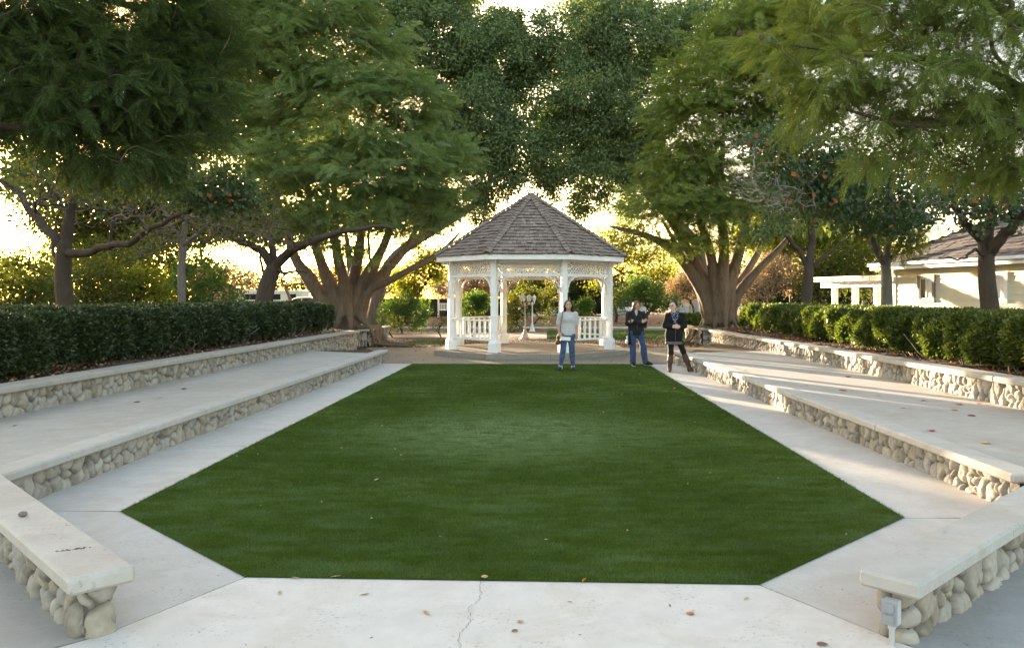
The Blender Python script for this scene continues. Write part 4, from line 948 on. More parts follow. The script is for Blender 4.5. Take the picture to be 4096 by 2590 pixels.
# overhanging feathery trees near the camera
FT = 'feathery trees overhanging the near corners'
def overhang(label, trunk, limbs, blobs, seed, m, n, per, size, tg):
    r = np.random.default_rng(seed); t = thing('jacaranda_tree', label, 'tree', trunk[0], FT)
    P = spline(trunk, 14); tubes = [(P, np.linspace(.26, .2, 14))]; nodes = []
    for pts, r0, r1 in limbs:
        Q = spline([P[-1]] + list(pts), 22); tubes.append((Q, np.linspace(r0, r1, 22))); nodes += [Q[i] for i in range(4, 22, 2)]
    tubes_mesh('trunk', tubes, M['bark_dark'], t, 10)
    cent, out = pts_in_blobs(r, blobs, n, .3); br = branch_out(r, nodes, cent, .1, .0042, .42, .06, 6); tubes_mesh('branches', br, M['twig_fg'], t, 5)
    pos, dr = [], []
    for p_, r_ in br:
        k0 = max(1, len(p_) // 3)
        for i in range(k0, len(p_)):
            tg_ = p_[i] - p_[i - 1]; L_ = np.linalg.norm(tg_) + 1e-6; nf = max(1, int(per * min(1.6, L_ / .12)))
            u = r.random(nf)[:, None]; pos.append(p_[i - 1] + (p_[i] - p_[i - 1]) * u + r.normal(0, .02, (nf, 3)))
            dr.append(tg_ / L_ * .55 + r.normal(0, .55, (nf, 3)) * np.array([1, 1, .6]) + np.array(tg) * .7)
        pos.append(np.repeat(p_[-1:], per, 0)); dr.append(np.repeat([(p_[-1] - p_[-2])], per, 0) * 3 + r.normal(0, .5, (per, 3)) + np.array(tg) * .5)
    pos = np.vstack(pos); dr = np.vstack(dr); dr[:, 2] -= .2; n_ = len(pos)
    v, f = scatter(FROND[0], FROND[1], pos, rot_from_dir(dr, r.normal(0, .5, n_)), size * r.uniform(.6, 1.25, n_)); mesh_np('crown', v, f, M[m], t, False)
    return t, r, br
t, r, br = overhang('dark feathery tree overhanging from the left near corner', [(-8.8, 8.6, .55), (-8.7, 8.6, 2), (-8.5, 8.7, 3.3)],
    [([at(-400, 300, 8.6), at(100, 250, 8.7), at(500, 300, 8.8), at(820, 420, 9)], .13, .012), ([at(-300, 500, 8.4), at(150, 520, 8.6), at(520, 640, 8.8)], .10, .01), ([at(-500, 0, 9), at(0, -100, 9.2), at(500, 20, 9.4), at(860, 120, 9.6)], .12, .012), ([(-8, 8, 5), (-7.5, 7, 6)], .12, .05)],
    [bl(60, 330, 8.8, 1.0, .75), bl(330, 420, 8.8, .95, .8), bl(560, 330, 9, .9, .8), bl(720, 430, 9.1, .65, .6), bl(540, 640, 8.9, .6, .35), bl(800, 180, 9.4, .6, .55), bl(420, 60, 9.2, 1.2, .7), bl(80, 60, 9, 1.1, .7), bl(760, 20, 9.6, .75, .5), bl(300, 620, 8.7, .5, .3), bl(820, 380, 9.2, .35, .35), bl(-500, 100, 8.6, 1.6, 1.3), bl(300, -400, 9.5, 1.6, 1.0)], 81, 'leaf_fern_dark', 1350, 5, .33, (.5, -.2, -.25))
t, r, br = overhang('yellow-green feathery tree overhanging from the right near corner, round seed pods hanging', [(8.6, 8.8, .6), (8.4, 8.8, 2), (8.1, 8.8, 3.4)],
    [([at(4300, 450, 8.8), at(3900, 280, 8.8), at(3500, 220, 8.8), at(3150, 180, 8.8)], .12, .01), ([at(4400, 600, 8.5), at(4000, 480, 8.5), at(3650, 500, 8.5), at(3350, 430, 8.5)], .1, .01), ([at(4300, 200, 9.2), at(3900, 0, 9.3), at(3400, -60, 9.4)], .12, .02), ([(8.4, 8, 5), (8.3, 7, 6)], .12, .05)],
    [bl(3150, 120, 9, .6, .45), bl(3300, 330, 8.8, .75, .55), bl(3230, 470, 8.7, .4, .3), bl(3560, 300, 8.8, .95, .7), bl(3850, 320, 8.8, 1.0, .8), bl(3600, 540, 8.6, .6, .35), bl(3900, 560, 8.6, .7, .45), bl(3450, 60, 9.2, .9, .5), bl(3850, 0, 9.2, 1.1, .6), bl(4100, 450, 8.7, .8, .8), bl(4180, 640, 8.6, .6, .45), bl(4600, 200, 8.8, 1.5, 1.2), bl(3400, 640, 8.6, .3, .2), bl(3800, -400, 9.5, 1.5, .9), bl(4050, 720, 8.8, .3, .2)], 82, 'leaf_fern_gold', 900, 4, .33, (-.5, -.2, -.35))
podm = simple('seed_pod', (.075, .045, .03), .7, .3, 30, .2); podg = simple('seed_pod_green', (.08, .10, .03), .6, .2)
for px, py, g in ((2958, 135, 0), (3046, 150, 0), (3075, 160, 1), (3070, 305, 1), (3055, 330, 1), (3437, 215, 0), (3368, 330, 0), (3830, 185, 0)):
    c = at(px, py, 8.4); b = MB(); b.sphere(c, (.028, .010, .034), 12); b.tube(spline([c + (0, 0, .03), c + (.02, .05, .10), c + (.06, .12, .17)], 6), .002, 4)
    b.build('seed_pod', podg if g else podm, t, True)

# ------------------------------------------------------------------ hedges
def hedge(label, x0, x1, y0, y1, zb, zt, seed, n, m):
    """Leafy block from x0 (side to the lawn) to x1, rounded on top, ragged skin, bare stems at the foot."""
    r = np.random.default_rng(seed); t = thing('hedge', label, 'hedge', ((x0 + x1) / 2, (y0 + y1) / 2, zb)); sx = np.sign(x1 - x0); W = abs(x1 - x0); H = zt - zb
    ph = r.uniform(0, 6, 8)
    def lump(s, y): return .085 * np.sin(y * 1.7 + s * 3 + ph[0]) + .075 * np.sin(y * 4.1 - s * 5 + ph[1]) + .06 * np.sin(y * 8.3 + s * 9 + ph[2])
    def skin(s, y, inset=0):
        """s runs 0..1 from the front foot, over the top, to the back foot."""
        per = np.array([0, H, H + W, 2 * H + W]); q = s * per[3]
        px = np.where(q < H, 0, np.where(q < H + W, q - H, W)); pz = np.where(q < H, q, np.where(q < H + W, H, per[3] - q))
        dx, dz = px - W / 2, pz - H * .45
        k = (np.abs(dx / (W / 2)) ** 5 + np.abs(dz / (H * .55)) ** 5) ** (-1 / 5.)
        k = k * (1 + lump(s * 2, y)) - inset
        low = np.clip(1 - pz / (H * .45), 0, 1); k = k - .16 * low
        e = np.minimum(y - y0, y1 - y); k = k * np.sqrt(np.clip(e / .7, .05, 1))
        return x0 + sx * (W / 2 + dx * k), zb + H * .45 + dz * np.minimum(k, 1.08)
    w = 1 / (r.random(n) * (1 / y0 ** 1.1 - 1 / y1 ** 1.1) + 1 / y1 ** 1.1) ** (1 / 1.1); y = np.clip(w, y0 + .02, y1 - .02)
    s = r.random(n); s = np.where(r.random(n) < .55, r.random(n) * H / (2 * H + W), s)
    dep = np.abs(r.normal(0, .07, n)) - np.where(r.random(n) < .12, r.random(n) * .10, 0) * (np.sin(y * 5.1 + s * 23) > 0); X, Z = skin(s, y, dep - .02)
    keep = Z > zb + .10 + .20 * np.abs(np.sin(y * 2.3 + ph[3])) * r.random(n)
    X, y, Z = X[keep], y[keep], Z[keep]; n = len(X)
    cx = (x0 + x1) / 2; d = np.column_stack([(X - cx) / (W / 2), r.normal(0, .5, n), (Z - zb - H * .4) / (H * .6)]) * .7 + r.normal(size=(n, 3)) * .6; d[:, 2] += .2
    sz = (.048 + .0016 * y) * r.uniform(.65, 1.3, n)
    v, f = scatter(LEAF_V * [1.25, 1, 1], LEAF_F, np.column_stack([X, y, Z]), rot_from_dir(d, r.uniform(-PI, PI, n)), sz)
    mesh_np('foliage', v, f, m, t, False)
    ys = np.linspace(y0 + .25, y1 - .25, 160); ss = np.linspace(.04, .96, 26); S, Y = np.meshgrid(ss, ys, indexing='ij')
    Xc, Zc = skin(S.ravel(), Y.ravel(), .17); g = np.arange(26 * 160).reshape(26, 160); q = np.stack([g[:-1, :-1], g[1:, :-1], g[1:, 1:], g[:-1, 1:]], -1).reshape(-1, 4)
    mesh_np('dark_core', np.column_stack([Xc, Y.ravel(), np.maximum(Zc, zb + .22)]), q, simple('hedge_inside', (.022, .024, .012), .95, .6, 9, .9, 0, 30), t, True)  # added solid core against see-through; the hedge's inner shade is its dark colour
    tw = []
    for i in range(int((y1 - y0) * 4.5)):
        yy = r.uniform(y0 + .3, y1 - .3); xx = x0 + sx * r.uniform(.12, .9); a = np.array([xx, yy, zb - .02]); nst = r.integers(1, 4)
        for _ in range(nst):
            e = a + np.array([r.normal(0, .2) - sx * .05, r.normal(0, .22), r.uniform(.3, .55)])
            tw.append((spline([a, (a + e) / 2 + r.normal(0, .05, 3), e], 6), np.linspace(.014, .006, 6)))
    tubes_mesh('stems', tw, M['twig'], t, 5); return t
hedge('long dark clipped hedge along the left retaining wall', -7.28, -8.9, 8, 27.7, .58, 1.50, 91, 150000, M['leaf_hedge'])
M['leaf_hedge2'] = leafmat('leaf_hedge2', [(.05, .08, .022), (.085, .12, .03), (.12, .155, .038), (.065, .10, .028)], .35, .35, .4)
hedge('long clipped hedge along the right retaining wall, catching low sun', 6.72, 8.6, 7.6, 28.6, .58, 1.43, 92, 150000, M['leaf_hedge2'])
hedge('short trimmed hedge behind the right tree planter at the road edge', 5.6, 7.4, 35.6, 37, .0, .95, 93, 9000, M['leaf_hedge2'])

# ------------------------------------------------------------------ ground beyond the gazebo
brick = NT('pink_brick'); bt = brick.node("ShaderNodeTexBrick"); bt.inputs["Scale"].default_value = 4.5
bt.inputs["Color1"].default_value = (.50, .36, .32, 1); bt.inputs["Color2"].default_value = (.42, .30, .27, 1); bt.inputs["Mortar"].default_value = (.33, .28, .26, 1)
brick.l.new(brick.tc.outputs["Object"], bt.inputs["Vector"]); brick.color(bt.outputs[0]).rough(.85)
sheet('brick_path', [(-9.5, 34.6), (-1.36, 34.7), (-1.36, 37), (-9.5, 36.9)], -.008, brick.m)
sheet('brick_pad', [(-1.34, 33.2), (-.12, 33.2), (-.14, 39), (-1.34, 39)], -.004, brick.m)
gm = NT('far_lawn'); gm.color(gm.ramp(gm.noise(1.5, 6, .7), [(.3, (.05, .10, .015)), (.7, (.13, .19, .035))])).rough(.9).bump(gm.noise(30, 4), .9, .05)
FL = [(-.1, 33.6), (7, 33.2), (10, 35), (10, 41), (-.1, 41)]
sheet('lawn_strip', FL, -.010, gm.m)
gb = NT('grass_blade'); gb.color(gb.ramp(gb.noise(1.2, 5), [(.3, (.06, .12, .018)), (.7, (.14, .21, .04))])).rough(.7)
bv, bf = blades([(33.4, 41, 900, .07, .009)], FL, rng); bv[:, 2] -= .01
bv2, bf2 = blades([(29.5, 32.5, 500, .06, .008)], [(-5.6, 29.8), (-3.6, 29.6), (-3.2, 31), (-5.2, 32)], rng)
bv, bf = join_vf([(bv, bf), (bv2, bf2)])
tag(mesh_np('grass', bv, bf, gb.m, None, False), kind='stuff')
asp = simple('asphalt', (.20, .205, .215), .9, .15, 2, .3)
sheet('road', [(-80, 42.2), (80, 42.2), (80, 47.6), (-80, 47.6)], -.006, asp)
mb = MB(); mb.bar((-80, 42.1, .03), (80, 42.1, .03), .15, .12, bevel=.02); mb.bar((-80, 47.7, .03), (80, 47.7, .03), .15, .12, bevel=.02); o = mb.build('road_kerb', M['kerb']); o['kind'] = 'structure'
mul = NT('mulch'); mul.color(mul.ramp(mul.noise(7, 6, .75), [(.3, (.07, .035, .022)), (.55, (.17, .095, .06)), (.75, (.28, .18, .12))])).rough(.95).bump(mul.noise(9, 5), 1, .08)
nx, ny = 120, 12; X, Y = np.meshgrid(np.linspace(-60, 60, nx), np.linspace(47.78, 59, ny), indexing='ij'); Zz = np.clip((Y - 47.78) / 5, 0, 1) * .42 + .05 * np.sin(X * .9) * np.clip((Y - 47.78) / 3, 0, 1) - .015
g = np.arange(nx * ny).reshape(nx, ny); o = mesh_np('mulch_bank', np.column_stack([X.ravel(), Y.ravel(), Zz.ravel()]), np.stack([g[:-1, :-1], g[1:, :-1], g[1:, 1:], g[:-1, 1:]], -1).reshape(-1, 4), mul.m); o['kind'] = 'structure'

# dark screen fence
t = thing('screen_fence', 'long dark mesh-covered fence beyond the road behind the gazebo', 'fence', (-9, 56, .3))
fm = simple('fence_screen', (.035, .030, .034), .8, .2, 1.2, .3, 0, 25)
b = MB(); n = 120; xs = np.linspace(-16.5, -2.2, n); w = .02 * np.sin(xs * 6)
v = np.vstack([np.column_stack([xs, 56 + w, np.full(n, .3)]), np.column_stack([xs, 56 + w * .4, np.full(n, 1.62)]), np.column_stack([xs, 56.02 + w, np.full(n, .3)]), np.column_stack([xs, 56.02 + w * .4, np.full(n, 1.62)])])
f = [[i, i + 1, n + i + 1, n + i] for i in range(n - 1)] + [[2 * n + i + 1, 2 * n + i, 3 * n + i, 3 * n + i + 1] for i in range(n - 1)]
b.add(v, f); b.build('screen', fm, t)
for x in np.arange(-16.5, -2, 2.4):
    b = MB(); b.tube([(x, 56.08, .2), (x, 56.08, 1.72)], .03, 8); b.build('fence_post', simple('galvanised', (.3, .3, .3), .5) if x < -16 else bpy.data.materials['galvanised'], t, True)

# ------------------------------------------------------------------ shrubs and trees beyond
def shrub(label, base, blobs, seed, n, per, size, m, spread=.3, kind='leaf', flowers=None, name='shrub', cat='shrub', group=None, stems=14, twigm='twig_dark', trunk_r=.03, rtip=.006, droop=.1, shell=.55):
    r = np.random.default_rng(seed); base = np.array(base, float); t = thing(name, label, cat, base, group)
    cent, out = pts_in_blobs(r, blobs, n, shell)
    nodes = [base + np.array([r.normal(0, trunk_r), r.normal(0, trunk_r), .05]) for _ in range(max(1, stems // 4))]
    br = branch_out(r, nodes, cent[r.choice(n, min(n, stems * 6), replace=False)], .14, rtip, .45, max(.03, trunk_r * 2.2)); tubes_mesh('stems', br, M[twigm], t, 5)
    v, f = leaf_cloud(r, cent, per, spread, size, out * .5, kind, droop); mesh_np('foliage', v, f, M[m], t, False)
    if flowers:
        fmname, k, fs = flowers; c, o_ = pts_in_blobs(r, blobs, k, .95); c = c[c[:, 1] < np.median(c[:, 1]) + .2]
        v, f = leaf_cloud(r, c, 5, fs * .4, fs, None, 'round', 0); mesh_np('flowers', v, f, M[fmname], t, False)
    return t
def g0(x, d, z=0): p = at(x, 1188, d); p[2] = z; return p
BK = 'backlit shrubs beyond the left hedge'; sd = 200
for lab, x, d, bls, m, n in (
    ('tall yellow-green shrub below the low sun, left of the dark trunk', 90, 24, [(-0.9, 1.6, 1.1, 1.0), (.7, 1.4, 1.0, .9), (0, 2.3, .9, .7), (-2.2, 2.0, 1.1, 1.1)], 'leaf_olive', 240),
    ('loose olive shrub just right of the near dark trunk', 330, 26, [(-.8, 1.5, 1.0, .9), (.9, 1.6, 1.1, 1.0), (.2, 2.6, .8, .6)], 'leaf_olive', 210),
    ('bright yellow backlit shrub with dark bent stems', 520, 27, [(-.8, 1.4, .9, .8), (.6, 1.5, 1.0, .9), (.3, 2.3, .7, .5)], 'leaf_gold', 190),
    ('dark green shrub between two trunks beyond the hedge', 800, 30, [(-.8, 1.5, 1.0, 1.0), (.7, 1.6, 1.0, 1.0), (0, 2.6, .9, .7)], 'leaf_shrub', 200),
    ('tall olive tree-like shrub rising behind the yellow one', 640, 34, [(-1, 2.2, 1.5, 1.5), (1, 2.6, 1.5, 1.4), (0, 3.8, 1.2, .9), (-.5, 4.4, 1.0, .6)], 'leaf_olive', 260),
    ('tall olive tree-like shrub behind the near dark trunk', 400, 36, [(-1.4, 2.2, 1.6, 1.6), (1.2, 2.3, 1.7, 1.5), (.2, 3.5, 1.4, 1.0)], 'leaf_olive', 280),
    ('tall olive tree-like shrub at the far left edge', -40, 34, [(-1.4, 2.0, 1.8, 1.6), (1.2, 1.8, 1.6, 1.3), (-1.2, 3.2, 1.4, .9)], 'leaf_olive', 260),
    ('rusty brown-green shrub against the bright gap', 860, 36, [(-.6, 2.4, 1.1, .8), (.7, 2.7, 1.0, .9), (0, 1.3, 1.0, .9)], 'leaf_brown', 150)):
    b0 = g0(x, d, 0); sd += 1
    shrub(lab, b0, [(b0[0] + q[0], d + .3 * math.sin(q[0] * 9), q[1], q[2], q[3]) for q in bls], sd, n, 26, .13, m, .36, group=BK, stems=18, trunk_r=.2, rtip=.008)
def pblobs(l): return [bl(*q) for q in l]
SG = 'shrubs round the gazebo and road'
shrub('rounded green bush with a few pale blooms left of the gazebo', g0(1612, 37), pblobs([(1575, 1255, 37, .75, .7), (1650, 1245, 37, .8, .75), (1612, 1215, 37, .75, .55), (1545, 1290, 36.8, .5, .4), (1670, 1290, 36.8, .5, .4)]), 231, 190, 34, .10, 'leaf_shrub', .24, flowers=('flower_pink', 26, .09), group=SG)
shrub('bright green rounded bush seen between the left gazebo posts', g0(1905, 46, .05), pblobs([(1880, 1215, 46, .7, .55), (1930, 1210, 46, .65, .55), (1905, 1190, 46, .55, .4), (1870, 1245, 46, .5, .35)]), 232, 130, 30, .12, 'leaf_shrub', .24, group=SG)
shrub('pale yellow-blooming shrub behind the lamp posts', g0(2115, 41), pblobs([(2060, 1230, 41, .75, .7), (2140, 1200, 41, .8, .6), (2100, 1180, 41.2, .7, .5), (2170, 1235, 41.2, .6, .6), (2050, 1290, 40.6, .5, .4), (2190, 1180, 41.5, .5, .5)]), 233, 190, 28, .11, 'leaf_olive', .26, flowers=('flower_pale', 60, .09), group=SG)
shrub('small bright green bush right of the standing woman', g0(2325, 44), pblobs([(2318, 1240, 44, .5, .55), (2345, 1215, 44, .45, .4), (2300, 1270, 44, .4, .3)]), 234, 80, 30, .12, 'leaf_shrub', .22, group=SG)
for lab, x, d, k in (('thin sparse rose bush at the gazebo post, left of the railing', 1770, 34, 7), ('thin sparse rose bush below the round bush', 1570, 33.2, 5), ('thin sparse rose bush seen through the left railing', 1900, 34, 6), ('thin rose bush with pale tips beside the lamp base', 2010, 34.5, 7)):
    b0 = g0(x, d); sd += 1
    shrub(lab, b0, [(b0[0] - .25, d, .55, .35, .3), (b0[0] + .25, d, .65, .35, .3), (b0[0], d, .95, .3, .25)], sd, 26, 7, .085, 'leaf_olive', .14, name='rose_bush', group='thin rose bushes near the gazebo', stems=12, rtip=.007, trunk_r=.06)
TG = 'trees beyond the road'
def far_tree(lab, x, d, pb, seed, n, per, size, m, tr=.16, kind='leaf', name='leafy_tree', spread=.5, twigm='twig_dark', stems=30, shell=.45, group=TG, droop=.15, basez=0):
    return shrub(lab, g0(x, d, basez), pblobs(pb), seed, n, per, size, M and m, spread, kind, None, name, 'tree', group, stems, twigm, tr, .009, droop, shell)
far_tree('bright yellow-green backlit tree between left spreading tree and gazebo', 1680, 47, [(1640, 1100, 47, 1.1, .9), (1720, 1070, 47, 1.1, 1.0), (1700, 1010, 47, .9, .6), (1620, 1150, 47, .7, .5), (1760, 1010, 47, .6, .4), (1660, 1170, 46.8, .8, .4)], 241, 200, 36, .15, 'leaf_gold', .15)
far_tree('round-crowned small tree with crooked stems right of the gazebo', 2575, 44, [(2510, 1180, 44, .9, .55), (2590, 1165, 44, 1.0, .6), (2650, 1190, 44, .8, .5), (2470, 1215, 43.8, .6, .4), (2560, 1130, 44.2, .8, .4), (2690, 1215, 44, .5, .35)], 242, 210, 34, .11, 'leaf_shrub', .07, spread=.3, twigm='twig_dark')
far_tree('yellow-green backlit tree behind the right side of the gazebo roof', 2480, 50, [(2420, 960, 50, 1.4, 1.0), (2540, 1000, 50, 1.5, 1.0), (2630, 1060, 50, 1.4, .9), (2440, 1060, 50, 1.3, .9), (2520, 900, 50, 1.0, .7), (2400, 1130, 50, .9, .5)], 243, 260, 34, .16, 'leaf_gold', .2, spread=.55)
far_tree('brown-leaved tree with russet foliage right of the round tree', 2740, 52, [(2710, 1150, 52, .9, .9), (2770, 1160, 52, .9, .9), (2740, 1110, 52, .8, .6)], 244, 150, 28, .14, 'leaf_brown', .12)
far_tree('pale brown-leaved tree right of the right spreading tree', 3090, 46, [(3040, 1130, 46, 1.2, 1.0), (3140, 1110, 46, 1.2, 1.0), (3090, 1060, 46, 1.1, .8), (3010, 1180, 46, .8, .6)], 245, 220, 32, .15, 'leaf_brown', .16)
far_tree('golden brown-leaved tree behind the pergola', 3300, 44, [(3250, 1130, 44, 1.1, 1.0), (3350, 1090, 44, 1.3, 1.1), (3420, 1040, 44, 1.2, .9), (3280, 1060, 44, 1.2, .9), (3450, 1120, 44, 1.0, .9)], 246, 280, 32, .15, 'leaf_olive', .16)
far_tree('dry russet-leaved tree behind the left side of the gazebo', 1900, 58, [(1850, 1140, 58, 1.2, .9), (1930, 1125, 58, 1.3, 1.0), (2000, 1130, 58, 1.2, .9), (1890, 1090, 58, 1.1, .7)], 247, 230, 30, .17, 'leaf_brown', .16)
far_tree('dark green broad tree seen through the middle of the gazebo', 2180, 60, [(2100, 1140, 60, 1.5, 1.3), (2200, 1130, 60, 1.5, 1.3), (2150, 1200, 60, 1.3, .9), (2060, 1180, 60, 1.2, .9)], 248, 260, 36, .18, 'leaf_olive', .2)
far_tree('dark conifer-like tree seen through the right side of the gazebo', 2340, 57, [(2290, 1150, 57, 1.3, 1.4), (2380, 1160, 57, 1.4, 1.4), (2330, 1090, 57, 1.2, 1.0), (2340, 1230, 57, 1.3, .9), (2430, 1220, 57, .9, .8), (2260, 1230, 57, .9, .8)], 249, 300, 40, .16, 'leaf_dark', .2)
for lab, x, d, pb, s_ in (('bare pinkish-brown tree beside the left gazebo post', 1830, 54, [(1800, 1090, 54, 1.0, 1.3), (1860, 1080, 54, 1.0, 1.3), (1830, 1010, 54, .9, .6)], 251), ('bare pinkish-brown tree left of the spreading trunk', 1200, 58, [(1120, 1090, 58, 1.8, 1.1), (1260, 1080, 58, 1.6, 1.1)], 252), ('bare pinkish-brown tree above the dark fence', 1480, 55, [(1450, 1130, 55, .9, 1.2), (1530, 1110, 55, 1.0, 1.2)], 253), ('bare pinkish-brown tree above the parked vehicles', 950, 60, [(900, 1090, 60, 1.6, 1.2), (1020, 1100, 60, 1.5, 1.2)], 254)):
    far_tree(lab, x, d, pb, s_, 260, 5, .10, 'leaf_brown', .12, name='bare_tree', twigm='twig_pink', stems=42, shell=.1, spread=.6, group='bare trees beyond the road')
for lab, x, d, pb, m, s_ in (
    ('distant dark tree mass behind the parked vehicles, left one', 1000, 95, [(900, 1120, 95, 4, 2), (1080, 1130, 95, 3.5, 1.6), (760, 1110, 95, 4, 2.5)], 'leaf_dark', 261),
    ('distant tree behind the spreading left trunk', 1400, 90, [(1280, 1130, 90, 3.5, 1.8), (1420, 1120, 90, 3.5, 2), (1560, 1130, 90, 3.5, 1.6)], 'leaf_olive', 262),
    ('distant tree behind the middle of the gazebo', 1950, 85, [(1820, 1140, 85, 3, 1.3), (1950, 1150, 85, 3, 1.5), (2080, 1130, 85, 3, 2)], 'leaf_brown', 263),
    ('distant dark tree behind the right of the gazebo', 2480, 80, [(2330, 1130, 80, 3, 2.2), (2480, 1150, 80, 3, 1.8), (2620, 1140, 80, 3, 2), (2580, 1210, 80, 2.4, 1.2)], 'leaf_dark', 264),
    ('distant dark tree behind the right spreading tree', 2900, 75, [(2780, 1150, 75, 3, 2), (2920, 1130, 75, 3, 2.2), (3060, 1160, 75, 3, 1.8)], 'leaf_dark', 265),
    ('distant dark tree left of the house', 3250, 70, [(3150, 1160, 70, 3, 1.8), (3280, 1140, 70, 3, 2.2), (3420, 1150, 70, 3, 2)], 'leaf_dark', 266),
    ('distant olive tree beyond the shrubs on the left', 350, 70, [(150, 1080, 70, 4, 2.6), (350, 1090, 70, 4, 2.2), (560, 1080, 70, 4, 2.6), (-60, 1100, 70, 4, 2)], 'leaf_olive', 267),
    ('tall loose tree behind the upper left, against the bright sky', 520, 48, [(420, 800, 48, 2.6, 1.6), (620, 760, 48, 2.6, 1.8), (560, 940, 48, 2.4, 1.1), (760, 900, 48, 2.2, 1.4), (300, 930, 48, 1.8, 1.0)], 'leaf_olive', 268),
    ('tall tree behind the left spreading tree', 1150, 52, [(1000, 880, 52, 2.4, 1.8), (1180, 900, 52, 2.4, 1.6), (1330, 850, 52, 2.4, 2.0), (1080, 700, 52, 2.6, 2.0), (1250, 600, 52, 3.0, 2.4), (950, 500, 52, 3.0, 2.6), (1150, 380, 52, 3.0, 2.4), (1400, 350, 52, 3.0, 2.6), (1500, 620, 52, 2.4, 2.0), (900, 200, 52, 3.2, 2.8), (1150, 120, 52, 3, 2.4)], 'leaf_fig', 269),
    ('tall tree behind the right spreading tree', 3120, 52, [(2950, 880, 52, 2.2, 1.6), (3130, 820, 52, 2.6, 2.2), (3330, 800, 52, 2.6, 2.4), (3480, 880, 52, 2.2, 1.8)], 'leaf_fig', 270),
    ('olive tree high behind the shrubs, left of the slim dark trunk', 480, 46, [(250, 880, 46, 2.2, 1.2), (430, 920, 46, 2.2, 1.2), (600, 880, 46, 2.2, 1.3), (520, 1000, 46, 1.8, .8), (330, 1010, 46, 1.8, .7)], 'leaf_olive', 272),
    ('green tree high behind the leaning forked trunk', 900, 50, [(760, 930, 50, 2.0, 1.0), (930, 900, 50, 2.0, 1.0), (1080, 890, 50, 2.0, 1.0), (870, 830, 50, 2.0, 1.1)], 'leaf_shrub', 273),
    ('green tree between the left spreading tree and the gazebo roof', 1560, 56, [(1480, 880, 56, 2.0, 1.0), (1620, 860, 56, 2.0, 1.1), (1720, 840, 56, 1.8, 1.1), (1560, 790, 56, 2.0, 1.2)], 'leaf_olive', 274),
    ('green tree beyond the fork of the far right hedge tree', 3150, 48, [(3050, 950, 48, 1.8, 1.0), (3180, 970, 48, 1.8, 1.0), (3320, 960, 48, 1.8, 1.1), (3450, 980, 48, 1.6, 1.0)], 'leaf_gold', 275),
    ('big dark green tree high behind the upper left corner', 300, 44, [(100, 480, 44, 2.6, 2.2), (350, 420, 44, 2.6, 2.2), (600, 520, 44, 2.6, 2.0), (180, 720, 44, 2.3, 1.5), (430, 720, 44, 2.4, 1.6), (700, 680, 44, 2.2, 1.7), (0, 220, 44, 2.6, 2.2), (300, 150, 44, 2.6, 2.2), (620, 220, 44, 2.6, 2.2), (820, 420, 44, 2.4, 2.2)], 'leaf_fig', 276),
    ('tall dark tree behind the house roof', 3800, 46, [(3650, 780, 46, 2.4, 2.2), (3850, 720, 46, 2.6, 2.4), (4050, 760, 46, 2.4, 2.2), (3950, 500, 46, 2.6, 2.4), (3700, 520, 46, 2.4, 2.2)], 'leaf_dark', 271)):
    far_tree(lab, x, d, pb, s_, 260 if d > 60 else (420 if len(pb) < 8 else 1150), 40 if len(pb) < 8 else 60, .30 if d > 60 else (.20 if len(pb) < 8 else .25), m, .25, spread=.9, name='distant_tree', group='far trees closing the view', shell=.4)

# ------------------------------------------------------------------ house and pergola on the right
Hc = np.array([11.3, 26.3]); Hu = np.array([.28, -.96]); Hn = np.array([-.96, -.28])
def hp(s, o, z): q = Hc + Hu * s + Hn * o; return np.array([q[0], q[1], z])
hs = thing('house', 'cream clapboard house with shingled hip roof on the right, wall in low sun', 'house', (*Hc, 0))
siding = simple('siding', (.66, .62, .47), .7, .06, 2, .05); trim_m = simple('trim_taupe', (.20, .165, .15), .6, .08); hwhite = M['white']
HR = np.stack([[*Hu, 0], [*Hn, 0], [0, 0, 1]], 1)
b = MB(); WL = 17
z = .1
while z < 2.62:
    h_ = min(.17, 2.64 - z)
    v = [hp(0, .004, z), hp(WL, .004, z), hp(0, .022, z), hp(WL, .022, z), hp(0, .003, z + h_), hp(WL, .003, z + h_)]
    b.add(v, [[2, 3, 5, 4], [0, 1, 3, 2]]); 
    v = [hp(-.004, 0, z), hp(-.004, -7, z), hp(-.022, 0, z), hp(-.022, -7, z), hp(-.003, 0, z + h_), hp(-.003, -7, z + h_)]
    b.add(v, [[3, 2, 4, 5], [1, 0, 2, 3]]); z += .17
b.box(hp(WL / 2, -3.5, 1.3) , (WL, 7, 2.66), HR); wall = b.build('wall', siding, hs)
b = MB(); b.box(hp(0, .0, 1.36), (.10, .075, 2.55), HR); b.build('corner_board', hwhite, hs)
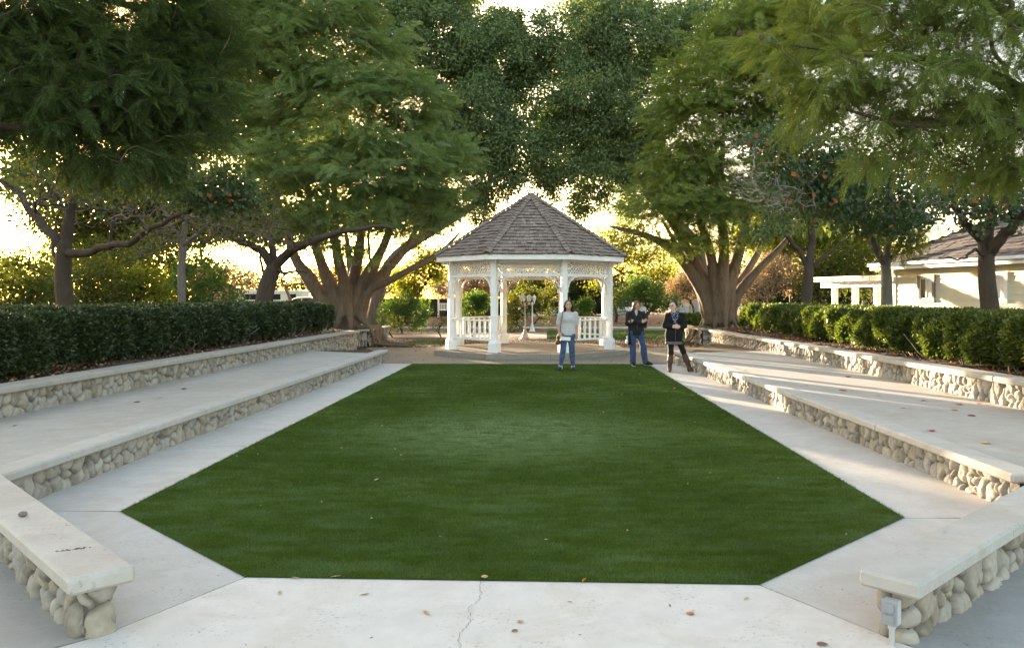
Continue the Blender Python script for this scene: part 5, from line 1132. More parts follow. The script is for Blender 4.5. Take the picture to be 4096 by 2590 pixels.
def hwin(s0, s1, z0, z1, frame):
    b = MB(); c = (s0 + s1) / 2
    for q in ((c, z1 - .05, s1 - s0, .1), (c, z0 + .05, s1 - s0, .1)): b.box(hp(q[0], .035, q[1]), (q[2], .06, q[3]), HR)
    for s_ in (s0 + .05, s1 - .05): b.box(hp(s_, .035, (z0 + z1) / 2), (.1, .06, z1 - z0 - .2), HR)
    w = b.build('window', frame, hs)
    b = MB(); b.box(hp(c, .030, (z0 + z1) / 2), (.035, .03, z1 - z0 - .2), HR)
    for s_ in (s0 + .115, s1 - .115): b.box(hp(s_, .030, (z0 + z1) / 2), (.03, .03, z1 - z0 - .2), HR)
    for q in (z0 + .115, z1 - .115): b.box(hp(c, .030, q), (s1 - s0 - .27, .03, .03), HR)
    b.build('sash', hwhite, w)
    gl = bpy.data.materials.get('window_glass')
    if gl is None:
        g_ = NT('window_glass'); g_.color((.03, .03, .028)).rough(.12); g_.b.inputs["Specular IOR Level"].default_value = .15; gl = g_.m
    b = MB(); b.box(hp(c - (s1 - s0) * .22, .020, (z0 + z1) / 2), ((s1 - s0) * .4, .01, z1 - z0 - .2), HR); b.build('pane', gl, w)
    b = MB(); b.box(hp(c + (s1 - s0) * .2, .020, (z0 + z1) / 2), ((s1 - s0) * .38, .01, z1 - z0 - .2), HR); b.build('blind', M['cream'], w)
hwin(1.07, 1.80, 1.56, 2.42, trim_m); hwin(3.75, 4.50, 1.56, 2.42, hwhite)
# roof: eave 0.5 m out, hip at the left end
ez, rz_, OV = 2.80, 4.9, .5
E0, E1 = hp(-.6, OV, ez), hp(WL, OV, ez); Rg0, Rg1 = hp(3.4, -3.5, rz_), hp(WL, -3.5, rz_); E2 = hp(-.6, -7.5, ez)
b = MB(); dn = np.array([0, 0, -.05]); b.add([E0 + dn, E1 + dn, Rg1 + dn, Rg0 + dn, E2 + dn], [[0, 1, 2, 3]]); b.add([E0 + dn, Rg0 + dn, E2 + dn], [[0, 1, 2]]); 
rf = b.build('roof', M['cream'], hs)
sh = MB()
def courses(A, B, C, D, n):
    """Shingles on the slope A-B (eave) up to D-C (ridge)."""
    nrm = np.cross(B - A, D - A); nrm /= np.linalg.norm(nrm); nrm = nrm if nrm[2] > 0 else -nrm
    for j in range(n):
        t0, t1 = j / n, (j + 1.3) / n; a0 = A + (D - A) * t0; b0 = B + (C - B) * t0; a1 = A + (D - A) * min(1, t1); b1 = B + (C - B) * min(1, t1); L0 = np.linalg.norm(b0 - a0); x = 0
        up = (a1 - a0) - (b0 - a0) / (L0 + 1e-6) * ((a1 - a0) @ (b0 - a0) / (L0 + 1e-6)); uu = (b0 - a0) / (L0 + 1e-6)
        while x < L0 - .03:
            w = min(rr.uniform(.14, .28), L0 - x); p = a0 + uu * x + up * rr.uniform(-.06, .03); l = rr.uniform(.02, .045)
            pts = [p + nrm * l, p + uu * (w - .01) + nrm * l, p + uu * (w - .01) + up + nrm * .004, p + up + nrm * .004]; pts += [q - nrm * .016 for q in pts]
            sh.add(pts, [[0, 1, 2, 3], [4, 7, 6, 5], [0, 4, 5, 1], [1, 5, 6, 2], [3, 7, 4, 0]]); x += w
courses(E0, E1, Rg1, Rg0, 20); courses(E2, E0, Rg0, Rg0 + (E2 - E0) * .01, 20); sh.build('shingle_courses', M['shingle_house'], rf)
b = MB(); b.bar(hp(-.6, OV - .01, 2.70), hp(WL, OV - .01, 2.70), .03, .19); b.bar(hp(-.6, OV + .06, 2.775), hp(WL, OV + .06, 2.775), .10, .09); b.bar(hp(-.59, OV - .03, 2.70), hp(-.59, -7.5, 2.70), .03, .19); b.build('fascia', hwhite, rf)
b = MB(); b.add([hp(-.58, OV - .03, 2.645), hp(WL, OV - .03, 2.645), hp(WL, .0, 2.645), hp(-.58, 0, 2.645)], [[0, 1, 2, 3]]); b.add([hp(-.58, 0, 2.645), hp(-.0, 0, 2.645), hp(0, -7.4, 2.645), hp(-.58, -7.4, 2.645)], [[0, 1, 2, 3]]); b.build('soffit', M['cream'], rf)
pg = thing('pergola', 'white slatted pergola joined to the left corner of the house', 'pergola', tuple(hp(-2.2, 0, 0)))
b = MB(); b.bar(hp(-.65, .0, 2.17), hp(-4.0, .0, 2.17), .06, .2); b.bar(hp(-.65, -2.6, 2.17), hp(-4.0, -2.6, 2.17), .06, .2); b.build('beam', hwhite, pg)
for s_, o_ in ((-.9, -.0), (-2.03, 0), (-3.2, 0), (-3.2, -2.6), (-.9, -2.6)):
    b = MB(); b.box(hp(s_, o_ - .02, 1.03), (.17, .17, 2.07), HR, .01); b.build('post', hwhite, pg)
for s_ in np.arange(-.7, -4.1, -.36):
    b = MB(); b.bar(hp(s_, .45, 2.345), hp(s_, -3.0, 2.345), .045, .145); b.build('rafter', hwhite, pg)
b = MB()
for o_ in np.arange(.42, -3, -.16): b.bar(hp(-.62, o_, 2.435), hp(-4.05, o_, 2.435), .05, .03)
b.build('top_slats', hwhite, pg)

# ------------------------------------------------------------------ lamps, bench, vehicles, shed
lampg = NT('lamp_pane'); lampg.color((.75, .73, .66)).rough(.2); lampg = lampg.m
LPG = 'triple-headed lamp posts beyond the gazebo'
for lab, x, d, mm, H, yaw in (('tan triple-lantern lamp post, the nearer of the two', 2100, 33.7, simple('lamp_tan', (.50, .40, .30), .5, .1), 1.84, .3), ('white triple-lantern lamp post behind the tan one', 2129, 40, M['white'], 1.82, 1.0)):
    p = g0(x, d); t = thing('lamp_post', lab, 'lamp post', p, LPG)
    b = MB(); b.lathe(p, [(.001, -.01), (.16, -.01), (.16, .04), (.13, .07), (.10, .20), (.06, .30), (.075, .33), (.05, .37), (.034, .42), (.028, .9), (.024, H - .5), (.05, H - .46), (.03, H - .42), (.05, H - .36), (.001, H - .34)], 12); b.build('pole', mm, t, True)
    for k in range(3):
        a = yaw + k * 2 * PI / 3; dv = np.array([math.cos(a), math.sin(a), 0]); q = p + dv * .21
        b = MB(); b.tube(spline([p + (0, 0, H - .42), p + dv * .10 + (0, 0, H - .47), p + dv * .2 + (0, 0, H - .40), q + (0, 0, H - .30)], 10), .013, 6); arm = b.build('arm', mm, t, True)
        b = MB(); b.lathe(q + (0, 0, H - .30), [(.02, 0), (.05, .015), (.045, .03)], 6); b.lathe(q + (0, 0, H - .30), [(.10, .185), (.085, .21), (.03, .26), (.012, .29), (.014, .31), (.001, .33)], 6)
        for j in range(6):
            aa = j * PI / 3; b.bar(q + np.array([.045 * math.cos(aa), .045 * math.sin(aa), H - .27]), q + np.array([.086 * math.cos(aa), .086 * math.sin(aa), H - .115]), .008, .008)
        ln = b.build('lantern', mm, t); 
        b = MB(); b.lathe(q + (0, 0, H - .30), [(.001, .03), (.040, .03), (.078, .185), (.001, .185)], 6); b.build('lamp_glass', lampg, ln)
p = g0(1778, 53, .40); t = thing('garden_swing', 'white slatted garden swing seat by the dark fence', 'swing seat', p)
b = MB(); b.box(p + (0, 0, 1.30), (.85, .5, .07)); b.build('canopy', M['white'], t)
b = MB()
for x in (-.4, .4): b.box(p + (x, .2, .63), (.06, .06, 1.27)); b.box(p + (x, -.2, .63), (.06, .06, 1.27))
b.build('frame', M['white'], t)
b = MB(); b.box(p + (0, .12, .9), (.72, .04, .05)); b.box(p + (0, .12, .5), (.72, .04, .05)); b.box(p + (0, -.05, .47), (.72, .4, .04))
for i in range(7): b.box(p + (-.32 + i * .107, .12, .7), (.05, .03, .36))
b.build('seat', M['white'], t)
tyre = simple('tyre', (.015, .015, .016), .8); rim = simple('rim', (.5, .5, .52), .35, .1, metal=.8); cglass = NT('car_glass'); cglass.color((.02, .025, .03)).rough(.05); cglass = cglass.m
def car(label, x, d, rot, paint, L=4.5, H=1.48, group='cars parked beyond the road'):
    p = g0(x, d); t = thing('parked_car', label, 'car', p, group); R = np.array([[math.cos(rot), -math.sin(rot), 0], [math.sin(rot), math.cos(rot), 0], [0, 0, 1]])
    def T(v): return np.asarray(v, float) @ R.T + p
    k = L / 4.5; h = H / 1.48
    low = [(-2.25, .35), (-2.2, .72), (-1.9, .88), (-1.0, .95), (.0, .95), (1.2, .95), (1.9, .95), (2.2, .85), (2.25, .4), (2.1, .28), (-2.1, .28)]
    S = []; 
    def loft(prof, w0, w1):
        n = len(prof); a = [(x_ * k, -w0, z_ * h) for x_, z_ in prof] + [(x_ * k * .985, -w1, z_ * h) for x_, z_ in prof]
        V = [(x_ * k, s * w, z_ * h) for s, w in ((-1, w1), (-1, w0), (1, w0), (1, w1)) for x_, z_ in prof]; V = np.array(V); V[:n, 0] *= .97; V[3 * n:, 0] *= .97; V[:n, 2] = V[:n, 2] * .97 + .02; V[3 * n:, 2] = V[3 * n:, 2] * .97 + .02
        f = [[j * n + i, j * n + (i + 1) % n, (j + 1) * n + (i + 1) % n, (j + 1) * n + i] for j in range(3) for i in range(n)]
        return V, f, [list(range(n))[::-1], [3 * n + i for i in range(n)]]
    V, f, caps = loft(low, .80, .88); b = MB(); b.add(T(V), f); b.f.setdefault(len(low), []).append(np.array(caps)); 
    cab = [(-1.05, .93), (-.45, 1.38), (-.1, 1.47), (.7, 1.48), (1.3, 1.38), (1.85, .93)]
    n0 = b.n; V, f, caps = loft(cab, .62, .78); V[:, 1] *= np.where(V[:, 2] > 1.1 * h, .86, 1); b.add(T(V), f); b.f.setdefault(len(cab), []).append(np.array(caps) + n0); b.build('body', paint, t, False)
    b = MB()
    for s in (-1, 1):
        for q in ([(-.85, .98), (-.42, 1.33), (.12, 1.38), (.12, .98)], [(.2, .98), (.2, 1.39), (.72, 1.40), (1.2, 1.31), (1.6, .98)]):
            b.add(T([(x_ * k, s * (.795 - .10 * max(0, (z_ - .95) / .5)), z_ * h) for x_, z_ in q]), [list(range(len(q)))])
    b.build('side_windows', cglass, t)
    b = MB(); b.add(T([(-1.06 * k, -.6, .96 * h), (-1.06 * k, .6, .96 * h), (-.48 * k, .52, 1.37 * h), (-.48 * k, -.52, 1.37 * h)]), [[0, 1, 2, 3]]); b.build('windscreen', cglass, t)
    for sx in (-1.35, 1.4):
        for sy in (-.8, .8):
            c = T([(sx * k, sy, .32)])[0]; ax = R @ np.array([0, 1., 0]); b = MB(); b.tube([c - ax * .10, c + ax * .10], .32, 18); w = b.build('wheel', tyre, t, True)
            b = MB(); b.tube([c - ax * .106, c + ax * .106], .19, 12); b.build('rim', rim, w)
    for sy in (-.6, .6): b = MB(); b.sphere(T([(-2.17 * k, sy, .68 * h)])[0], (.08, .14, .07), 8); b.build('headlight', lampg, t, True)
    return t
car('white car with arched roof parked behind the left hedge end', 1205, 60, .12, simple('paint_white', (.75, .75, .74), .3, .03, 3, 0), 4.6, 1.75)
car('silver car parked beyond the road, seen right of the gazebo post', 2515, 64, 1.2, simple('paint_silver', (.42, .44, .46), .3, .04, 3, 0))
car('pale car parked beyond the road, behind the flowering shrub', 2170, 66, .2, bpy.data.materials['paint_white'])
p = g0(1050, 74); t = thing('motorhome', 'long white motorhome parked behind the left hedge', 'motorhome', p); mhw = simple('motorhome_shell', (.70, .67, .60), .4, .05, 3, .05)
b = MB(); b.box(p + (0, 0, 1.40), (8, 2.3, 1.9), None, .12); b.box(p + (-4.2, 0, 1.9), (1.2, 2.2, .9), None, .15); b.box(p + (-4.5, 0, .95), (1.4, 2.1, .9), None, .12); b.build('body', mhw, t)
b = MB()
for x, w in ((-2.6, .9), (-.6, 1.2), (1.6, .9), (3.1, .7)): b.box(p + (x, -1.155, 1.75), (w, .02, .5))
b.build('side_windows', cglass, t); b = MB(); b.box(p + (-5.1, -1.06, 1.1), (.5, .02, .4)); b.box(p + (-4.2, -1.105, 1.95), (.7, .02, .4)); b.build('cab_window', cglass, t)
b = MB(); b.add([p + (-3.9, -1.16, 1.1), p + (3.9, -1.16, 1.25), p + (3.9, -1.16, 1.33), p + (-3.9, -1.16, 1.35)], [[0, 1, 2, 3]]); b.build('stripe', simple('stripe_brown', (.2, .13, .09), .5), t)
b = MB(); b.box(p + (2.3, -1.157, 1.22), (.65, .012, 1.5)); b.build('door', M['cream'], t)
for x in (-4.2, 2.2):
    for y in (-1, 1): b = MB(); b.tube([p + (x, y - .12, .42), p + (x, y + .12, .42)], .42, 16); b.build('wheel', tyre, t, True)
p = g0(2740, 70); t = thing('shed', 'grey-white shed with mottled wall beyond the brown tree', 'shed', p); shm = simple('shed_wall', (.45, .46, .48), .7, .3, 1.6, .1)
b = MB(); b.box(p + (0, 0, .9), (2.6, 2.4, 1.8)); b.build('wall', shm, t)
b = MB(); b.add([p + (-1.45, -1.35, 1.78), p + (1.45, -1.35, 1.78), p + (1.45, 0, 2.2), p + (-1.45, 0, 2.2), p + (-1.45, 1.35, 1.78), p + (1.45, 1.35, 1.78)], [[0, 1, 2, 3], [3, 2, 5, 4]]); b.build('roof', M['shingle'], t)
b = MB(); b.box(p + (.5, -1.21, .8), (.7, .03, 1.55)); b.build('door', M['plastic_grey'], t)

# ------------------------------------------------------------------ people
SKIN = simple('skin', (.52, .30, .21), .55, .06, 20, .05); SKINL = simple('skin_pale', (.62, .40, .32), .55, .06, 20, .05)
EYE = simple('eye_dark', (.02, .015, .012), .3, .1, 5, 0); LIP = simple('lip', (.40, .13, .11), .5, .05, 5, 0); TEETH = simple('teeth', (.75, .72, .66), .4, .05, 5, 0)
HAIRD = simple('hair_dark', (.018, .012, .010), .5, .4, 60, .3); HAIRB = simple('hair_brown', (.16, .085, .04), .5, .35, 50, .3)
DENIM = simple('denim', (.045, .075, .16), .85, .35, 9, .25, 0, 120); DENIM2 = simple('denim_mid', (.06, .10, .20), .85, .35, 9, .25, 0, 120)
KNIT = simple('knit_grey', (.50, .49, .50), .9, .22, 60, .5, 0, 90); FLEECE = simple('fleece_black', (.020, .019, .022), .9, .3, 25, .3)
CARDI = simple('cardigan_black', (.010, .010, .012), .9, .3, 25, .3); LEG = simple('legging_black', (.010, .009, .011), .8, .2, 20, .1)
BOOT = simple('boot_brown', (.09, .052, .036), .6, .25, 12, .2); SHOE = simple('shoe_navy', (.035, .04, .075), .8, .2, 20, .2); SNEAK = simple('sneaker_black', (.015, .015, .016), .8, .2, 20, .1)
SOLE = simple('sole_white', (.65, .64, .60), .7, .1, 20, .1); BROWN = simple('bag_brown', (.14, .055, .025), .5, .25, 12, .2); PAPERM = simple('paper_white', (.78, .78, .80), .7, .05, 8, .05)
navy = NT('navy_floral'); vv_ = navy.node("ShaderNodeTexVoronoi"); vv_.inputs["Scale"].default_value = 38; navy.l.new(navy.tc.outputs["Object"], vv_.inputs["Vector"])
navy.color(navy.ramp(vv_.outputs["Distance"], [(.25, (.5, .5, .55)), (.42, (.02, .03, .08)), (.6, (.012, .02, .05))])).rough(.85); navy = navy.m
hemm = NT('hem_stripe'); wv = hemm.node("ShaderNodeTexWave"); wv.bands_direction = 'Z'; wv.inputs["Scale"].default_value = 14; hemm.l.new(hemm.tc.outputs["Object"], wv.inputs["Vector"]); hemm.color(hemm.ramp(wv.outputs["Fac"], [(.4, (.02, .02, .025)), (.6, (.22, .22, .23))])).rough(.9); hemm = hemm.m
A3 = lambda *q: np.array(q, float)
class Person:
    def __init__(s, label, foot, J, skin, yaw=0, tilt=0, group='people standing at the far end of the lawn'):
        s.o = A3(*foot); s.J = {k: A3(*v) for k, v in J.items()}; s.skin = skin; s.yaw = yaw; s.tilt = tilt
        s.t = thing('person', label, 'person', tuple(foot), group)
        c, s_ = math.cos(yaw), math.sin(yaw); ct, st_ = math.cos(tilt), math.sin(tilt)
        s.HR = np.array([[c, -s_, 0], [s_, c, 0], [0, 0, 1]]) @ np.array([[1, 0, 0], [0, ct, -st_], [0, st_, ct]])
    def h(s, x, y, z): return s.J['head'] + s.HR @ A3(x, y, z)
    def put(s, name, S, h, m, parent=None, **k):
        v, f = S.mesh(h, .03); return mesh_np(name, v + s.o, f, m, parent or s.t, True, **k)
    def torso(s, S, g=0, z0=-9):
        J = s.J; sq = (1.32, .86, 1)
        S.chain([J['pel'], J['waist'], J['chest'], J['upper']], [.112 + g, .094 + g, .108 + g, .088 + g], .05, sq)
        S.cone(J['chest'] + A3(-.05, -.055, .02), J['chest'] + A3(.05, -.055, .02), .05 + g, .05 + g, .05)
        return S
    def arm(s, S, k, g=0, upto=1.0, r=(.050, .040, .027)):
        J = s.J; a, b, c = J['sh' + k], J['el' + k], J['wr' + k]
        S.cone(J['upper'] + A3(0, 0, -.02), a + A3(0, 0, -.025), .062 + g * .6, r[0] - .002 + g * .7, .04); 
        if upto <= .5: S.cone(a, a + (b - a) * upto * 2, r[0] + g, r[0] - .004 + g, .03)
        else:
            S.cone(a + A3(0, 0, -.03), b, r[0] - .002 + g, r[1] + g, .03); S.cone(b, b + (c - b) * (upto - .5) * 2, r[1] + g, r[1] + (r[2] - r[1]) * (upto - .5) * 2 + g, .03)
        return S
    def leg(s, S, k, g=0, z=None):
        J = s.J; a, b, c = J['hp' + k], J['kn' + k], J['an' + k]
        S.cone(J['pel'] * .4 + a * .6, a, .10 + g, .088 + g, .05, (1, 1, 1)); S.cone(a, b, .084 + g, .054 + g, .05); m = b + (c - b) * .32
        S.cone(b, m + A3(0, .012, 0), .052 + g, .053 + g, .04); S.cone(m + A3(0, .012, 0), c, .052 + g, .036 + g, .04); return S
    def hand(s, S, k, d, pn, curl=.5, thumb=1):
        """Palm and five fingers from the wrist along d; pn is the palm's inner normal."""
        w = s.J['wr' + k]; d = d / np.linalg.norm(d); pn = pn - d * (pn @ d); pn /= np.linalg.norm(pn); sd = np.cross(d, pn) * thumb
        S.cone(w, w + d * .03, .025, .024, .02); 
        for q in (-.024, -.008, .008, .024): S.cone(w + d * .02 + sd * q * .6, w + d * .085 + sd * q, .014, .0115, .012)
        for q, L in ((-.027, .062), (-.009, .076), (.009, .082), (.027, .072)):
            p = w + d * .085 + sd * q; ds = [d * math.cos(curl * j) + pn * math.sin(curl * j) for j in (.5, 1.3, 2.1)]
            for dd, fr, r in zip(ds, (.42, .33, .25), (.0095, .0088, .008)): e = p + dd * L * fr; S.cone(p, e, r, r - .0008, .003); p = e
        p = w + d * .03 + sd * .03; e = p + (d * .6 + sd * .6 + pn * .35) * .042; S.cone(w + d * .015 + sd * .012, p, .014, .012, .012); S.cone(p, e, .0115, .010, .004); S.cone(e, e + (d * .85 + pn * .5) * .028, .010, .0085, .003)
        return S
    def body(s, hands, smile=True, rh=.009):
        J = s.J; S = SDF(); s.torso(S)
        S.cone(J['upper'], s.h(0, .015, -.10), .055, .048, .03)
        for k in 'lr': s.arm(S, k); s.leg(S, k)
        for k in 'lr':
            an = J['an' + k]; to = J['to' + k]; S.cone(an, an + A3(0, .02, -.03), .036, .034, .02); S.cone(an + A3(0, .02, -.035), an + (to - an) * 1 + A3(0, 0, 0), .033, .024, .03)
        for k, (d, pn, curl, th) in hands.items(): s.hand(S, k, A3(*d), A3(*pn), curl, th)
        S.ell(s.h(0, .012, .018), (.073, .092, .092), .02)
        for a_, b_, r0, r1, kk in (((0, -.025, -.015), (0, -.042, -.080), .058, .030, .03), ((-.03, -.03, -.03), (-.012, -.05, -.075), .036, .024, .03), ((.03, -.03, -.03), (.012, -.05, -.075), .036, .024, .03), ((0, -.078, .008), (0, -.096, -.026), .008, .013, .012), ((0, -.08, -.052), (0, -.08, -.054), .017, .017, .012)):
            S.cone(s.h(*a_), s.h(*b_), r0, r1, kk)
        for q in (-1, 1): S.ell(s.h(q * .074, .012, -.005), (.010, .018, .028), .006)
        v, f = S.mesh(rh, .03); c = (v[f].mean(1) - J['head']) @ s.HR
        mi = np.zeros(len(f), int); fr = c[:, 1] < -.045
        for q in (-1, 1):
            mi[fr & (((c[:, 0] - q * .031) / .014) ** 2 + ((c[:, 2] - .006) / .007) ** 2 < 1)] = 1
            mi[fr & (np.abs(c[:, 0] - q * .033) < .019) & (np.abs(c[:, 2] - .026 + .15 * (np.abs(c[:, 0]) - .033) ** 2 * 30) < .0042)] = 1
        mo = fr & ((c[:, 0] / .025) ** 2 + ((c[:, 2] + .053 - .5 * (c[:, 0] / .025) ** 2 * .012) / .010) ** 2 < 1); mi[mo] = 2
        if smile: mi[fr & ((c[:, 0] / .019) ** 2 + ((c[:, 2] + .053 - .5 * (c[:, 0] / .025) ** 2 * .012) / .0055) ** 2 < 1)] = 3
        mesh_np('body', v + s.o, f, [s.skin, EYE, LIP, TEETH], s.t, True, mi=mi); return s
    def trousers(s, m, g=.010, top=.02, hem=0, flare=0):
        S = SDF(); J = s.J
        S.cone(J['pel'] + A3(0, 0, -.02), J['pel'] + A3(0, 0, .06), .112 + g, .104 + g, .05, (1.32, .86, 1))
        for k in 'lr':
            s.leg(S, k, g)
            if flare: S.cone(J['kn' + k], J['an' + k] + A3(0, 0, .0), .056 + g, .045 + g + flare, .04)
        v, f = S.mesh(.011, .03); kz = v[f][:, :, 2].mean(1) > hem; return mesh_np('trousers', v + s.o, f[kz], m, s.t, True)
def person_pos(x, y):
    d = FPX * CH / (y - VY); return at(x, y, d) * [1, 1, 0] + [0, 0, .008]
def strap(P, pts, r=.009): b = MB(); b.tube(spline([q + P.o for q in pts], 26), r, 6); return b

# woman in grey knit top
P = Person('woman in light grey knit top and blue jeans, smiling, holding folded paper', person_pos(2268, 1481),
    dict(pel=(.02, 0, .89), waist=(.025, 0, 1.03), chest=(.03, 0, 1.18), upper=(.025, .01, 1.285), head=(.035, -.01, 1.525), shl=(-.150, .01, 1.315), shr=(.195, .01, 1.315), ell=(-.205, .03, 1.06), elr=(.225, .04, 1.05),
         wrl=(-.165, -.085, .83), wrr=(.225, -.01, .80), hpl=(-.065, 0, .84), hpr=(.095, 0, .84), knl=(-.095, -.02, .455), knr=(.115, -.02, .455), anl=(-.150, .02, .075), anr=(.140, .01, .075), tol=(-.185, -.13, .028), tor=(.15, -.15, .028)), SKIN, -.05)
P.body({'l': ((.35, -.3, -.75), (.6, .7, 0), .55, 1), 'r': ((.02, -.05, -1), (-1, 0, 0), .25, 1)})
P.trousers(DENIM2, .008, hem=.10)
S = SDF(); P.torso(S, .014); S.cone(P.J['waist'] + A3(0, 0, -.04), P.J['pel'] + A3(0, 0, -.01), .118, .132, .05, (1.30, .88, 1)); S.cone(P.J['pel'] + A3(0, 0, -.01), P.J['pel'] + A3(0, 0, -.14), .132, .136, .04, (1.30, .88, 1)); P.arm(S, 'l', .016, .42); P.arm(S, 'r', .016, .42); v, f = S.mesh(.011, .03, clip=(.815, 9)); mesh_np('knit_top', v + P.o, f, KNIT, P.t, True)
S = SDF(); J = P.J
S.ell(P.h(0, .030, .032), (.086, .092, .095), .02)
for q in (-1, 1): S.chain([P.h(q * .07, .0, .05), P.h(q * .082, .015, -.03), P.h(q * .085, .035, -.13), P.h(q * .075, .045, -.19)], [.025, .030, .034, .018], .03)
S.chain([P.h(0, .09, .02), P.h(0, .085, -.10), P.h(-.03, .08, -.18)], [.05, .055, .035], .04); P.put('hair', S, .010, HAIRD)
for k in 'lr':
    an, to = J['an' + k], J['to' + k]; S = SDF(); S.chain([an + A3(0, .035, -.04), an + (to - an) * .5 + A3(0, 0, -.005), to], [.040, .040, .032], .03); P.put('shoe', S, .010, SHOE)
    S = SDF(); S.cone(an + A3(0, 0, .05), an + A3(0, 0, -.03), .043, .045, .02); P.put('sock', S, .010, SOLE)
wl = P.J['wrl'] + P.o
pp = MB(); pp.box(wl + A3(.125, -.075, -.085), (.235, .022, .085), np.array([[1, 0, .06], [0, 1, 0], [-.06, 0, 1]]), .006); pp.box(wl + A3(.12, -.088, -.09), (.20, .004, .06), np.array([[1, 0, .06], [0, 1, 0], [-.06, 0, 1]]))
tag(pp.build('folded_paper', PAPERM, None, False), 'folded white paper held at the hip by the woman in grey', 'paper')
bg_ = thing('shoulder_bag', 'brown leather shoulder bag hanging at the hip of the woman in grey', 'bag', tuple(P.o + A3(-.2, .02, .7)))
S = SDF(); c = A3(-.195, .03, .70); S.chain([c + A3(.0, -.08, .07), c + A3(0, .08, .07)], [.045, .045], .03); S.chain([c + A3(-.015, -.09, -.05), c + A3(-.015, .09, -.05)], [.06, .06], .05); v, f = S.mesh(.012, .03); mesh_np('bag_body', v + P.o, f, BROWN, bg_)
strap(P, [c + A3(.02, .07, .10), A3(-.19, .09, 1.0), A3(-.13, .08, 1.32), A3(-.10, .0, 1.375), A3(-.115, -.085, 1.27), A3(-.15, -.135, 1.05), c + A3(.03, -.08, .10)], .010).build('strap', BROWN, bg_, True)

# person with crossed arms
P = Person('person in black fleece jacket and jeans with arms crossed, looking down', person_pos(2555, 1463),
    dict(pel=(-.055, 0, .88), waist=(-.06, 0, 1.02), chest=(-.07, 0, 1.18), upper=(-.075, .01, 1.295), head=(-.055, -.03, 1.50), shl=(-.255, .01, 1.315), shr=(.105, .01, 1.315), ell=(-.285, -.03, 1.06), elr=(.135, -.04, 1.06),
         wrl=(.055, -.17, 1.085), wrr=(-.14, -.145, 1.13), hpl=(-.145, 0, .83), hpr=(.03, 0, .83), knl=(-.15, -.01, .45), knr=(.105, -.04, .45), anl=(-.145, .02, .085), anr=(.165, -.03, .085), tol=(-.13, -.16, .03), tor=(.30, -.13, .045)), SKIN, .55, .32)
P.body({'l': ((.8, .1, .45), (0, .8, 0), .3, 1), 'r': ((-.8, .25, -.25), (0, .6, 0), .4, -1)}, smile=False)
P.trousers(DENIM, .013, hem=.06, flare=.014)
S = SDF(); P.torso(S, .026); S.cone(P.J['waist'], P.J['pel'] + A3(0, 0, -.05), .122, .134, .05, (1.30, .90, 1)); S.cone(P.J['pel'] + A3(0, 0, -.05), P.J['pel'] + A3(0, 0, -.18), .134, .136, .04, (1.30, .9, 1)); P.arm(S, 'l', .018, .97); P.arm(S, 'r', .018, .97)
S.chain([P.J['upper'] + A3(-.07, -.02, .07), P.J['upper'] + A3(-.05, .055, .085), P.J['upper'] + A3(.05, .055, .085), P.J['upper'] + A3(.07, -.02, .07)], [.022] * 4, .02); v, f = S.mesh(.011, .03, clip=(.765, 9)); mesh_np('jacket', v + P.o, f, FLEECE, P.t, True)
S = SDF(); u = P.J['upper']; S.chain([u + A3(0, -.108, .06), u + A3(.005, -.135, -.03)], [.042, .016], .02, (1, .5, 1)); P.put('shirt', S, .009, simple('shirt_grey', (.42, .44, .47), .9))
b = MB(); b.tube([P.o + u + A3(.005, -.142, -.04), P.o + P.J['pel'] + A3(.01, -.128, .0)], .004, 4); b.build('zip', simple('zip_grey', (.12, .12, .13), .5), P.t)
S = SDF(); S.ell(P.h(0, .030, .032), (.088, .094, .094), .02)
for q in (-1, 1): S.chain([P.h(q * .066, -.015, .06), P.h(q * .085, .0, -.02), P.h(q * .082, .015, -.10)], [.026, .032, .026], .03)
S.chain([P.h(0, .09, .02), P.h(0, .085, -.10)], [.055, .05], .04); P.put('hair', S, .010, HAIRB)
J = P.J
for k in 'lr':
    an, to = J['an' + k], J['to' + k]; S = SDF(); S.chain([an + A3(0, .03, -.035), an + (to - an) * .5 + A3(0, 0, .0), to], [.046, .045, .036], .03); sh_ = P.put('shoe', S, .010, SNEAK)
    S = SDF(); S.chain([an + A3(0, .035, -.068), to + A3(0, 0, -.026)], [.034, .034], .02, (1.25, 1.1, .4)); P.put('sole', S, .009, SOLE, sh_)
bg_ = thing('shoulder_bag', 'black and white shoulder bag hanging beside the person with crossed arms', 'bag', tuple(P.o + A3(-.27, -.02, .68)))
S = SDF(); c = A3(-.275, -.02, .66); S.chain([c + A3(0, -.07, .05), c + A3(.01, .08, .05)], [.045, .045], .03); S.chain([c + A3(.0, -.08, -.06), c + A3(.0, .08, -.06)], [.07, .07], .05); v, f = S.mesh(.012, .03)
mi = ((v[f].mean(1)[:, 0] < c[0] - .012)).astype(int); mesh_np('bag_body', v + P.o, f, [M['black'], SOLE], bg_, True, mi=mi)
strap(P, [c + A3(.03, .07, .10), A3(-.24, .10, 1.1), A3(-.19, .07, 1.36), A3(-.18, -.06, 1.34), A3(-.22, -.135, 1.1), A3(-.235, -.14, .9), c + A3(.03, -.08, .10)], .013).build('strap', M['black'], bg_, True)

